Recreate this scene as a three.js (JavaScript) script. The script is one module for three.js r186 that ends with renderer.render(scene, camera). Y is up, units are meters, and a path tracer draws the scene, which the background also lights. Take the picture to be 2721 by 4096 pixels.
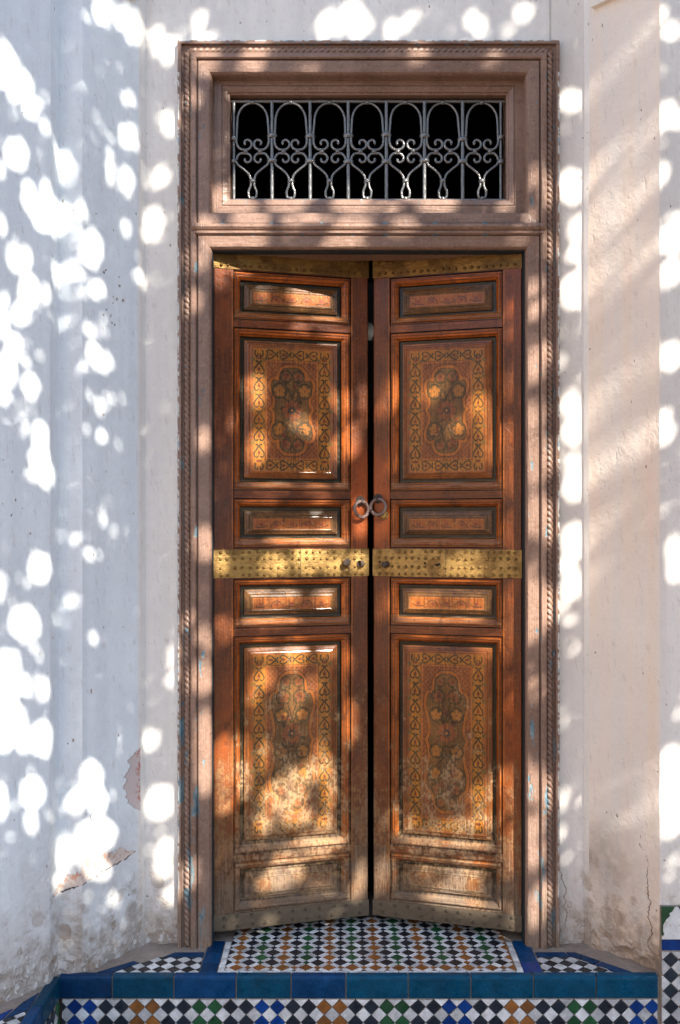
import * as THREE from 'three';
import { mergeGeometries } from 'three/addons/utils/BufferGeometryUtils.js';

// ---------------------------------------------------------------- camera, sky, sun, exposure
const scene = new THREE.Scene();
const camera = new THREE.PerspectiveCamera(54.82, 2721 / 4096, 0.05, 200);
camera.position.set(-0.0942, 1.39, 3.25);
camera.lookAt(-0.0942, 1.39, 0);
camera.setViewOffset(2721, 4096, 0, -52, 2721, 4096);
const renderer = new THREE.WebGLRenderer({ antialias: true });
renderer.toneMapping = THREE.LinearToneMapping;
renderer.toneMappingExposure = 3.1;
renderer.shadowMap.enabled = true;
const AZ = 34.2 * Math.PI / 180, EL = 34 * Math.PI / 180;
const SUN = new THREE.Vector3(Math.sin(AZ) * Math.cos(EL), Math.sin(EL), Math.cos(AZ) * Math.cos(EL));
{
  const W = 512, H = 256, d = new Float32Array(W * H * 4);
  for (let j = 0; j < H; j++) for (let i = 0; i < W; i++) {
    const up = ((j + 0.5) / H - 0.5) * Math.PI, az = ((i + 0.5) / W - 0.5) * 2 * Math.PI;
    const x = Math.cos(az) * Math.cos(up), y = Math.sin(up), z = Math.sin(az) * Math.cos(up);
    const t = Math.pow(Math.max(0, y), 0.5), c = x * SUN.x + y * SUN.y + z * SUN.z;
    const glow = 0.22 * Math.pow(Math.max(0, c), 6);
    const o = (j * W + i) * 4;
    d[o] = 0.73 + (0.26 - 0.73) * t + glow; d[o + 1] = 0.81 + (0.43 - 0.81) * t + glow * 0.95; d[o + 2] = 0.91 + (0.76 - 0.91) * t + glow * 0.85; d[o + 3] = 1;
    if (y < 0) { d[o] = 0.30; d[o + 1] = 0.26; d[o + 2] = 0.22; }
  }
  const sky = new THREE.DataTexture(d, W, H, THREE.RGBAFormat, THREE.FloatType);
  sky.mapping = THREE.EquirectangularReflectionMapping; sky.magFilter = THREE.LinearFilter; sky.needsUpdate = true;
  scene.background = sky; scene.environment = sky;
  const I = 0.68; scene.backgroundIntensity = I; scene.environmentIntensity = I;
}
const sun = new THREE.DirectionalLight(new THREE.Color(1, 0.945, 0.85), 5.0);
sun.name = 'sun'; sun.position.copy(SUN).multiplyScalar(12); sun.castShadow = true; sun.shadow.mapSize.set(4096, 4096);
Object.assign(sun.shadow.camera, { left: -5, right: 5, top: 5, bottom: -5, near: 1, far: 40 });
scene.add(sun); scene.add(sun.target);

// ---------------------------------------------------------------- helpers
let seedN = 1;
function rng(seed) { let a = seed >>> 0; return () => { a = (a + 0x6D2B79F5) >>> 0; let t = a; t = Math.imul(t ^ (t >>> 15), t | 1); t ^= t + Math.imul(t ^ (t >>> 7), t | 61); return ((t ^ (t >>> 14)) >>> 0) / 4294967296; }; }
const R = rng(77);
const lerp = (a, b, t) => a + (b - a) * t, clamp = (x, a = 0, b = 1) => Math.min(b, Math.max(a, x)), smooth = (x, a, b) => { const t = clamp((x - a) / (b - a)); return t * t * (3 - 2 * t); };
// tileable value noise, N cells
function noiseTile(size, cells, octaves, seed) {
  const out = new Float32Array(size * size); let amp = 1, tot = 0;
  for (let o = 0; o < octaves; o++) {
    const c = cells << o, r = rng(seed + o * 101), g = new Float32Array(c * c); for (let i = 0; i < g.length; i++) g[i] = r();
    for (let y = 0; y < size; y++) {
      const fy = y / size * c, y0 = Math.floor(fy) % c, y1 = (y0 + 1) % c; let ty = fy - Math.floor(fy); ty = ty * ty * (3 - 2 * ty);
      for (let x = 0; x < size; x++) {
        const fx = x / size * c, x0 = Math.floor(fx) % c, x1 = (x0 + 1) % c; let tx = fx - Math.floor(fx); tx = tx * tx * (3 - 2 * tx);
        out[y * size + x] += amp * lerp(lerp(g[y0 * c + x0], g[y0 * c + x1], tx), lerp(g[y1 * c + x0], g[y1 * c + x1], tx), ty);
      }
    }
    tot += amp; amp *= 0.55;
  }
  for (let i = 0; i < out.length; i++) out[i] = clamp((out[i] / tot - 0.5) * 1.6 + 0.5);
  return out;
}
const NS = 512, N1 = noiseTile(NS, 8, 6, 5), N2 = noiseTile(NS, 32, 4, 9), N3 = noiseTile(NS, 4, 7, 23);
const ns = (T, x, y) => { x = x - Math.floor(x); y = y - Math.floor(y); const fx = x * NS, fy = y * NS, x0 = fx | 0, y0 = fy | 0, x1 = (x0 + 1) & 511, y1 = (y0 + 1) & 511, tx = fx - x0, ty = fy - y0, X0 = x0 & 511, Y0 = y0 & 511; return lerp(lerp(T[Y0 * NS + X0], T[Y0 * NS + x1], tx), lerp(T[y1 * NS + X0], T[y1 * NS + x1], tx), ty); };

const used = {};
function numbered(name) { const n = used[name] = (used[name] ?? -1) + 1; return n ? name + '_' + String(n).padStart(3, '0') : name; }
function tag(o, label, category, group) { o.userData.label = label; o.userData.category = category; if (group) o.userData.group = group; return o; }
function thing(name, label, category, pos = [0, 0, 0], group) { const g = new THREE.Group(); g.name = numbered(name); g.position.set(...pos); scene.add(g); return tag(g, label, category, group); }
function obj(name, geo, mat, parent, kind) { const m = new THREE.Mesh(geo, mat); m.name = numbered(name); m.castShadow = m.receiveShadow = true; if (kind) m.userData.kind = kind; parent.add(m); return m; }

class Geo {
  constructor(uvf) { this.p = []; this.t = []; this.uvf = uvf || ((x, y, z) => [x + z, y]); }
  tri(a, b, c) { for (const v of [a, b, c]) { this.p.push(v[0], v[1], v[2]); const t = this.uvf(v[0], v[1], v[2]); this.t.push(t[0], t[1]); } }
  quad(a, b, c, d) { this.tri(a, b, c); this.tri(a, c, d); }
  ring(r0, z0, r1, z1, open) { // r = [x0,x1,y0,y1]
    const P = (r, z) => [[r[0], r[2], z], [r[1], r[2], z], [r[1], r[3], z], [r[0], r[3], z]], A = P(r0, z0), B = P(r1, z1);
    for (let i = 0; i < 4; i++) { if (open && i === 0) continue; const j = (i + 1) % 4; this.quad(A[i], A[j], B[j], B[i]); }
  }
  face(r, z) { this.quad([r[0], r[2], z], [r[1], r[2], z], [r[1], r[3], z], [r[0], r[3], z]); }
  box(x0, x1, y0, y1, z0, z1, b = 0) { // bevelled on the front (+z)
    const o = [x0, x1, y0, y1], n = [x0 + b, x1 - b, y0 + b, y1 - b];
    if (b) { this.face(n, z1); this.ring(o, z1 - b, n, z1); } else this.face(o, z1);
    this.ring(o, z0, o, z1 - b); this.quad([x1, y0, z0], [x0, y0, z0], [x0, y1, z0], [x1, y1, z0]);
  }
  // prism of a convex polygon (x, y) with a bevelled front
  prism(poly, z0, z1, b, at = [0, 0, 0]) {
    const n = poly.length, cx = poly.reduce((s, v) => s + v[0], 0) / n, cy = poly.reduce((s, v) => s + v[1], 0) / n;
    const inn = poly.map((v) => { const dx = cx - v[0], dy = cy - v[1], l = Math.hypot(dx, dy) || 1, k = Math.min(b * 1.4, l * 0.4) / l; return [v[0] + dx * k, v[1] + dy * k]; });
    const T = (v, z) => [v[0] + at[0], v[1] + at[1], z + at[2]];
    for (let i = 1; i < n - 1; i++) this.tri(T(inn[0], z1), T(inn[i], z1), T(inn[i + 1], z1));
    for (let i = 0; i < n; i++) { const j = (i + 1) % n; this.quad(T(poly[i], z1 - b), T(poly[j], z1 - b), T(inn[j], z1), T(inn[i], z1)); this.quad(T(poly[i], z0), T(poly[j], z0), T(poly[j], z1 - b), T(poly[i], z1 - b)); }
  }
  build() { const g = new THREE.BufferGeometry(); g.setAttribute('position', new THREE.Float32BufferAttribute(this.p, 3)); g.setAttribute('uv', new THREE.Float32BufferAttribute(this.t, 2)); g.computeVertexNormals(); return g; }
}
function gridGeo(nu, nv, f, uvf) { // smooth sheet f(i/nu, j/nv)
  const p = [], t = [], ix = [];
  for (let j = 0; j <= nv; j++) for (let i = 0; i <= nu; i++) { const v = f(i / nu, j / nv); p.push(...v); t.push(...uvf(v, i / nu, j / nv)); }
  for (let j = 0; j < nv; j++) for (let i = 0; i < nu; i++) { const a = j * (nu + 1) + i, b = a + 1, c = a + nu + 2, d = a + nu + 1; ix.push(a, b, c, a, c, d); }
  const g = new THREE.BufferGeometry(); g.setAttribute('position', new THREE.Float32BufferAttribute(p, 3)); g.setAttribute('uv', new THREE.Float32BufferAttribute(t, 2)); g.setIndex(ix); g.computeVertexNormals(); return g;
}
function canvas(w, h) { const c = document.createElement('canvas'); c.width = w; c.height = h; return [c, c.getContext('2d')]; }
function tex(c, srgb = true, wrap = false) { const t = new THREE.CanvasTexture(c); if (srgb) t.colorSpace = THREE.SRGBColorSpace; t.magFilter = THREE.LinearFilter; if (wrap) t.wrapS = t.wrapT = THREE.RepeatWrapping; return t; }
function dataTex(w, h, fn, srgb, wrap = true) { const d = new Uint8Array(w * h * 4); for (let y = 0; y < h; y++) for (let x = 0; x < w; x++) { const v = fn(x / w, y / h), o = (y * w + x) * 4; d[o] = clamp(v[0], 0, 255); d[o + 1] = clamp(v[1], 0, 255); d[o + 2] = clamp(v[2], 0, 255); d[o + 3] = 255; } const t = new THREE.DataTexture(d, w, h); if (srgb) t.colorSpace = THREE.SRGBColorSpace; t.magFilter = THREE.LinearFilter; if (wrap) t.wrapS = t.wrapT = THREE.RepeatWrapping; t.needsUpdate = true; return t; }
const mixc = (a, b, t) => [lerp(a[0], b[0], t), lerp(a[1], b[1], t), lerp(a[2], b[2], t)];
function phys(o) { return new THREE.MeshPhysicalMaterial(o); }
const lin = (r, g, b) => new THREE.Color().setRGB(r, g, b);

// ---------------------------------------------------------------- whitewashed wall, unrolled along its plan
const PLAN = [[-4, 1.19], [-1.72, 1.19], [-0.969, 0.262], [-0.961, 0.2], [-0.891, 0.195], [-0.747, 0.01], [-0.737, -0.02], [-0.6, -0.02], [0.6, -0.02], [0.712, -0.02], [0.722, 0.005], [0.893, 0.2], [4, 0.2]];
const PU = [0]; for (let i = 1; i < PLAN.length; i++) PU.push(PU[i - 1] + Math.hypot(PLAN[i][0] - PLAN[i - 1][0], PLAN[i][1] - PLAN[i - 1][1]));
const U0 = PU[7] + 0.6; // door centre
for (let i = 0; i < PU.length; i++) PU[i] -= U0;
const WU0 = -2.2, WU1 = 1.9, WV0 = -0.25, WV1 = 3.85;
function wallTextures() {
  const S = 2048, D = new Uint8Array(S * S * 4), B = new Uint8Array(S * S * 4);
  const uLS0 = PU[4], uLS1 = PU[5], uRS0 = PU[10], uRS1 = PU[11], uL = PU[2];
  const r = rng(31), pits = []; for (let i = 0; i < 420; i++) pits.push([lerp(WU0, WU1, r()), lerp(0.1, 3.5, r()), 0.0008 + r() * 0.0018, 0.5 + r() * 2.5]);
  for (let i = 0; i < 12; i++) pits.push([lerp(uLS0 + 0.06, uLS0 + 0.19, r()), lerp(1.98, 2.2, r()), 0.001 + r() * 0.003, 1.2]);
  const pg = new Map(); for (const q of pits) { const k = Math.floor(q[0] * 20) + ',' + Math.floor(q[1] * 20); (pg.get(k) || pg.set(k, []).get(k)).push(q); }
  // peeled spots: [u, y, ru, ry, kind]
  for (let j = 0; j < S; j++) for (let i = 0; i < S; i++) {
    const u = lerp(WU0, WU1, (i + 0.5) / S), y = lerp(WV0, WV1, (j + 0.5) / S);
    const a = ns(N1, u * 0.35, y * 0.35), b = ns(N2, u * 1.3, y * 1.3), st = ns(N1, u * 3.1, y * 0.16), f = ns(N2, u * 6.3, y * 6.1), big = ns(N3, u * 0.22 + 0.3, y * 0.17);
    const right = u > uRS0 - 0.15 ? 1 : 0, splayR = u > uRS0 && u < uRS1 ? 1 : 0;
    let c = u < uLS1 - 0.01 ? [223, 229, 231] : [226, 222, 215]; let h = 0.5 + (a - 0.5) * 0.25 + (b - 0.5) * 0.12 + (f - 0.5) * 0.06;  // left plaster tinted bluish: cool skylight painted into its colour
    const v = (a - 0.5) * 13 + (st - 0.5) * 12 + (b - 0.5) * 5 + (f - 0.5) * 3; c = [c[0] + v, c[1] + v, c[2] + v * 0.9];
    if (splayR) c = mixc(c, [229, 203, 180], clamp(0.45 + (big - 0.5) * 0.9 + (st - 0.5) * 0.5));  // right splay and strip beside it tinted warm, bounce light put in colour
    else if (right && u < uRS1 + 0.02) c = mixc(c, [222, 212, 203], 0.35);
    // rising damp and dirt near the foot
    const dirt = smooth(y + (a - 0.5) * 0.35 + (st - 0.5) * 0.3, 0.50, 0.0), dd = clamp(dirt * (0.55 + (st - 0.4) * 0.9));
    c = mixc(c, splayR ? [186, 162, 138] : [178, 164, 150], clamp(dd * 0.66));
    const grime = smooth(y + (b - 0.5) * 0.2 + (st - 0.5) * 0.16, 0.24, 0.0); c = mixc(c, [120, 101, 84], grime * 0.5);
    h += (dirt * (b - 0.5) + grime * (f - 0.5)) * 0.35;
    // patches of fresh white that flaked over the dirt
    const fl = smooth(ns(N2, u * 0.7 + 0.37, y * 0.5 + 0.11), 0.64, 0.68) * smooth(y, 0.55, 0.3); if (fl > 0) { c = mixc(c, [214, 212, 209], fl * 0.3); h += fl * 0.1; }
    const lump = smooth(ns(N2, u * 2.2 + 0.2, y * 1.4), 0.66, 0.72) * smooth(y + (a - 0.5) * 0.1, 0.13, 0.03); if (lump > 0) { c = mixc(c, [212, 206, 200], lump * (u < 0 ? 0.8 : 0.22)); h += lump * 0.5; }
    const chip = smooth(ns(N1, u * 2.1 + 0.6, y * 1.7 + 0.4), 0.30, 0.25) * smooth(y, 0.35, 0.05); if (chip > 0) { c = mixc(c, [150, 126, 106], chip * 0.55); h -= chip * 0.35; }
    // stain band on the right splay at about 0.3 m
    if (splayR) { const s = smooth(Math.abs(y - 0.33 + (a - 0.5) * 0.2), 0.17, 0.02) * smooth(u, uRS1, uRS0) * (0.4 + b); c = mixc(c, [118, 104, 92], clamp(s * 0.4)); }
    // peel beside the left splay arris
    { const du = u - uLS1, yc = (y - 0.555) / 0.098, wdt = 0.062 * Math.sqrt(Math.max(0, 1 - yc * yc)) * (0.72 + 0.5 * ns(N2, y * 2.2, 0.3)); if (Math.abs(yc) < 1 && du < 0.001 && du > -wdt) { const pk = smooth(ns(N2, u * 5, y * 4), 0.6, 0.72); c = mixc([196, 182, 177], [182, 112, 98], pk * smooth(du, -0.03, 0)); h -= 0.42; } else if (Math.abs(yc) < 1.05 && du < 0 && du > -wdt - 0.0035) { c = mixc(c, [120, 104, 98], 0.5); h -= 0.1; } }
    // broken lip below the left splay: pink plaster with a crack under it
    { const x = (u - (uLS0 + 0.055)) / 0.16, yl = 0.285 + 0.035 * x + (ns(N1, u * 3, 0.7) - 0.5) * 0.02, top = yl + 0.055 * (1 - x * x) * (0.5 + ns(N2, u * 2.5, 0.2)); if (Math.abs(x) < 1) { if (y > yl && y < top) { const k = smooth(ns(N2, u * 4, y * 4), 0.5, 0.7) * smooth(y, yl, top); c = mixc([208, 192, 180], [188, 130, 108], k * 0.85); h -= 0.22; } const cr = Math.abs(y - yl); if (cr < 0.0022 * (ns(N2, u * 3, 0.9) * 1.6 - 0.3)) { c = mixc(c, [52, 42, 36], 0.85); h -= 0.4; } } }
    // hairline cracks
    { const k1 = Math.abs(u - (uLS0 + 0.03 + (ns(N1, 0.2, y * 1.1) - 0.5) * 0.05)); if (y > 0.29 && y < 0.62 && k1 < 0.0012) { c = mixc(c, [120, 104, 92], 0.7); h -= 0.2; }
      const k2 = Math.abs(u - (uRS0 + 0.205 + (0.34 - y) * 0.12 + (ns(N1, 0.7, y * 1.6) - 0.5) * 0.06)); if (y > 0.05 && y < 0.42 && k2 < 0.0016 * smooth(y, 0.44, 0.2)) { c = mixc(c, [84, 68, 56], 0.8); h -= 0.35; }
      const k3 = Math.abs(u - (uRS0 - 0.11 + (0.25 - y) * 0.15 + (ns(N1, 0.4, y * 2) - 0.5) * 0.05)); if (y > 0.07 && y < 0.27 && k3 < 0.0012) { c = mixc(c, [96, 80, 66], 0.7); h -= 0.3; } }
    // trowel scratches, pits, dark drips
    const sc = ns(N2, u * 8 + y * 1.2, y * 0.9); if (sc > 0.86) { c = mixc(c, [170, 158, 148], 0.22); h -= 0.06; }
    const near = pg.get(Math.floor(u * 20) + ',' + Math.floor(y * 20)); if (near) for (const q of near) { const e = Math.hypot(u - q[0], (y - q[1]) / q[3]); if (e < q[2]) { c = mixc(c, [128, 108, 94], 0.75); h -= 0.35; } }
    const o = (j * S + i) * 4; for (let k = 0; k < 3; k++) { D[o + k] = clamp(c[k], 0, 255); B[o + k] = clamp(h * 255, 0, 255); } D[o + 3] = B[o + 3] = 255;
  }
  const mk = (d, s) => { const t = new THREE.DataTexture(d, S, S); if (s) t.colorSpace = THREE.SRGBColorSpace; t.magFilter = THREE.LinearFilter; t.needsUpdate = true; return t; };
  return [mk(D, true), mk(B, false)];
}
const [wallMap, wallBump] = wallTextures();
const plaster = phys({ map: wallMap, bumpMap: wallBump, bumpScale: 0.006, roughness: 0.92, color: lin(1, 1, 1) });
plaster.name = 'whitewash';
const wallUV = (u, y) => [clamp((u - WU0) / (WU1 - WU0), 0.001, 0.999), clamp((y - WV0) / (WV1 - WV0), 0.001, 0.999)];
const wall = thing('plaster_wall', 'whitewashed plaster wall with splayed reveals around the wooden double door', 'wall');
{
  const nrm = []; for (let i = 0; i < PLAN.length - 1; i++) { const dx = PLAN[i + 1][0] - PLAN[i][0], dz = PLAN[i + 1][1] - PLAN[i][1], l = Math.hypot(dx, dz); nrm.push([-dz / l, dx / l]); }
  const TOP = 3.9;
  const seg = (i, y0, y1) => {
    const a = PLAN[i], b = PLAN[i + 1], L = PU[i + 1] - PU[i], step = L > 1.3 && i !== 7 ? 0.08 : 0.015;
    const nu = Math.max(2, Math.ceil(L / step)), nv = Math.ceil((y1 - y0) / (step > 0.05 ? 0.08 : 0.018));
    const far = (i === 0 || i === 11);
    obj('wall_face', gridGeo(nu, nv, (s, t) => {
      const u = PU[i] + L * s, y = lerp(y0, y1, t * t * 0.35 + t * 0.65), d0 = s * L, d1 = (1 - s) * L;
      let n = nrm[i]; const blend = (m, k) => { n = [lerp(n[0], (nrm[i][0] + m[0]) / 2, k), lerp(n[1], (nrm[i][1] + m[1]) / 2, k)]; };
      if (d0 < 0.03 && i > 0) blend(nrm[i - 1], 1 - d0 / 0.03); if (d1 < 0.03 && i < nrm.length - 1) blend(nrm[i + 1], 1 - d1 / 0.03);
      let d = (ns(N3, u * 0.11 + 0.2, y * 0.13) - 0.5) * 0.012 + (ns(N1, u * 0.31, y * 0.37) - 0.5) * 0.006;
      const foot = smooth(y + (ns(N1, u * 0.8, 0.35) - 0.5) * 0.16, 0.13, 0.0); d -= foot * (0.002 + 0.030 * Math.abs(ns(N1, u * 1.6 + 0.1, y * 1.8) - 0.45));
      if (i === 10) d -= 0.02 * smooth(y + (ns(N2, u * 0.7, 0.1) - 0.5) * 0.07, 0.055, 0.02) * smooth(s, 0.1, 0.5);
      if (i === 7) d *= 0.3;
      return [lerp(a[0], b[0], s) + n[0] * d, y, lerp(a[1], b[1], s) + n[1] * d];
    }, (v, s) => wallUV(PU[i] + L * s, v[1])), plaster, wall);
  };
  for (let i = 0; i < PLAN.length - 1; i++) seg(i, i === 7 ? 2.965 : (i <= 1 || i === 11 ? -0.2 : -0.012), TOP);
  // caps above both splays
  const capMat = phys({ color: lin(0.74, 0.66, 0.56), roughness: 0.9, bumpMap: wallBump, bumpScale: 0.003 });
  const cap = (a, b, y, out) => { const dx = b[0] - a[0], dz = b[1] - a[1], l = Math.hypot(dx, dz), nx = -dz / l * out, nz = dx / l * out, g = new Geo((x, yy) => [x * 0.3, yy * 0.3]);
    const P = (p, k, yy) => [p[0] + nx * k, yy, p[1] + nz * k];
    g.quad(P(a, 1, y), P(b, 1, y), P(b, 1, 3.9), P(a, 1, 3.9)); g.quad(P(a, -1, y), P(b, -1, y), P(b, 1, y), P(a, 1, y)); g.quad(P(a, -1, y), P(a, 1, y), P(a, 1, 3.9), P(a, -1, 3.9)); g.quad(P(b, 1, y), P(b, -1, y), P(b, -1, 3.9), P(b, 1, 3.9)); obj('pilaster_cap', g.build(), capMat, wall); };
  cap([0.735, 0.021], [0.893, 0.2], 3.078, 0.016); cap([-0.891, 0.195], [-0.762, 0.029], 3.10, 0.02);
}
// ---------------------------------------------------------------- room behind the door (dark)
{
  const room = thing('dark_hallway', 'dark hallway seen through the gap between the two door leaves', 'room');
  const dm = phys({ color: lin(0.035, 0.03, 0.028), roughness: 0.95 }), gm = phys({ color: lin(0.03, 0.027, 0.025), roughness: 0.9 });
  const b = (x0, x1, y0, y1, z0, z1) => { const g = new Geo(); g.box(x0, x1, y0, y1, z0, z1); return g.build(); };
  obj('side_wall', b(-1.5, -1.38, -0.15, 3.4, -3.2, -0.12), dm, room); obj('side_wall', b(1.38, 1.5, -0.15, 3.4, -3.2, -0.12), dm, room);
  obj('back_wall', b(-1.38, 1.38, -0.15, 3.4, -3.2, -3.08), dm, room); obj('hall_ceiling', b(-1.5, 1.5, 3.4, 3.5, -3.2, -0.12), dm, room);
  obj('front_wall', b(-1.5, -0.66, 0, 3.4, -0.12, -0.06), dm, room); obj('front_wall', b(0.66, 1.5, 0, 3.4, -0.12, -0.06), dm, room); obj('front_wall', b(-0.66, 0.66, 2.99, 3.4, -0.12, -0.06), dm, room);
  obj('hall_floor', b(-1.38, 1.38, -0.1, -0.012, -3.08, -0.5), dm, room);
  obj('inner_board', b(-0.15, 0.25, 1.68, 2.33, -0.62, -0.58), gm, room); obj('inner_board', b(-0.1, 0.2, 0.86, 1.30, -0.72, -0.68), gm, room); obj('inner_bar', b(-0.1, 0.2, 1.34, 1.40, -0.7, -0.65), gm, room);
}
// ---------------------------------------------------------------- painted frame
const FW = 1024, FH = 2048, FU0 = -0.68, FU1 = 0.68, FV1 = 3.06;
const gr0 = (vert, ax, y) => vert ? Math.min(Math.abs(ax - 0.6115), Math.abs(ax - 0.5645)) : Math.min(Math.abs(y - 2.972), Math.abs(y - 2.9215), Math.abs(y - 2.343), Math.abs(y - 2.384));
const frameTex = (() => {
  const D = new Uint8Array(FW * FH * 4), B = new Uint8Array(FW * FH * 4);
  for (let j = 0; j < FH; j++) for (let i = 0; i < FW; i++) {
    const x = lerp(FU0, FU1, (i + 0.5) / FW), y = FV1 * (j + 0.5) / FH, ax = Math.abs(x), vert = ax > 0.515 && y < 2.88;
    const g = vert ? ns(N2, x * 9, y * 0.5) : ns(N2, y * 9, x * 0.5), a = ns(N1, x * 1.1, y * 1.1), f = ns(N2, x * 5, y * 5), w = ns(N1, x * 3.3 + 0.2, y * 2.1), m = ns(N2, x * 2.2 + 0.5, y * 1.7);
    let c = mixc([140, 112, 96], [117, 92, 78], a), h = 0.55 + (g - 0.5) * 0.42 + (f - 0.5) * 0.16 + (ns(N2, x * 1.6, y * 1.3) - 0.5) * 0.3 + (a - 0.5) * 0.2;
    c = mixc(c, [162, 132, 118], smooth(f, 0.6, 0.9) * 0.4); c = mixc(c, [92, 66, 55], smooth(ns(N2, x * 3.1, y * 3.3), 0.72, 0.9) * 0.35); c = mixc(c, [78, 56, 46], smooth(gr0(vert, ax, y), 0.0035, 0.0) * 0.55);
    // flaked chips of an older blue paint along the grooves
    const side = vert ? ax : 0, gr = vert ? Math.min(Math.abs(side - 0.6115), Math.abs(side - 0.585), Math.abs(side - 0.5655)) : Math.min(Math.abs(y - 2.972), Math.abs(y - 2.385), Math.abs(y - 2.345));
    const low = smooth(y, 1.9, 0.2), edge = smooth(gr, 0.007, 0.0), chipN = ns(N1, x * 6.1, y * 0.85 + (x > 0 ? 0.4 : 0));
    let chip = smooth(chipN + edge * 0.12 + low * 0.06 * edge, 0.81, 0.84) * edge; chip = Math.max(chip, smooth(ns(N1, x * 5.2 + 0.2, y * 1.15 + 0.3) + low * low * (x < 0 ? 0.2 : 0.14), 0.90, 0.93) * (vert ? 1 : 0.3));
    if (chip > 0) { const blue = mixc([44, 96, 118], [128, 152, 160], ns(N2, x * 4, y * 2)); c = mixc(c, blue, chip * 0.8); h -= chip * 0.35; }
    // rim next to the plaster shows pale older paint
    if ((vert && ax > 0.6225) || y > 2.983) { const k = smooth(ns(N2, x * 4 + y, y * 2.4), 0.38, 0.5); c = mixc(c, mixc([202, 208, 206], [120, 160, 185], smooth(ns(N1, x * 4, y * 4), 0.6, 0.7)), k * 0.85); }
    // bare wood at the foot
    const bare = smooth(y + (g - 0.5) * 0.22 + (w - 0.5) * 0.24, 0.17, 0.05); if (bare > 0) { c = mixc(c, mixc([150, 128, 108], [98, 80, 66], g), bare * 0.85); h += (g - 0.5) * 0.6 * bare; }
    const gry = smooth(y + (a - 0.5) * 0.5, 0.8, 0.1); c = mixc(c, [142, 122, 110], gry * 0.35 * f * 1.6);
    const o = (j * FW + i) * 4; for (let k = 0; k < 3; k++) { D[o + k] = clamp(c[k], 0, 255); B[o + k] = clamp(h * 255, 0, 255); } D[o + 3] = B[o + 3] = 255;
  }
  const mk = (d, s) => { const t = new THREE.DataTexture(d, FW, FH); if (s) t.colorSpace = THREE.SRGBColorSpace; t.magFilter = THREE.LinearFilter; t.needsUpdate = true; return t; };
  return [mk(D, true), mk(B, false)];
})();
const frameUV = (x, y, z) => [(x + z * 0.3 - FU0) / (FU1 - FU0), (y + z * 0.3) / FV1];
const paint = phys({ map: frameTex[0], bumpMap: frameTex[1], bumpScale: 0.0026, roughness: 0.4, clearcoat: 0.16, clearcoatRoughness: 0.16, specularIntensity: 0.6 });
const frame = thing('door_frame', 'brown painted wooden door frame with carved rope moulding and worn blue chips', 'door frame');
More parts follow.
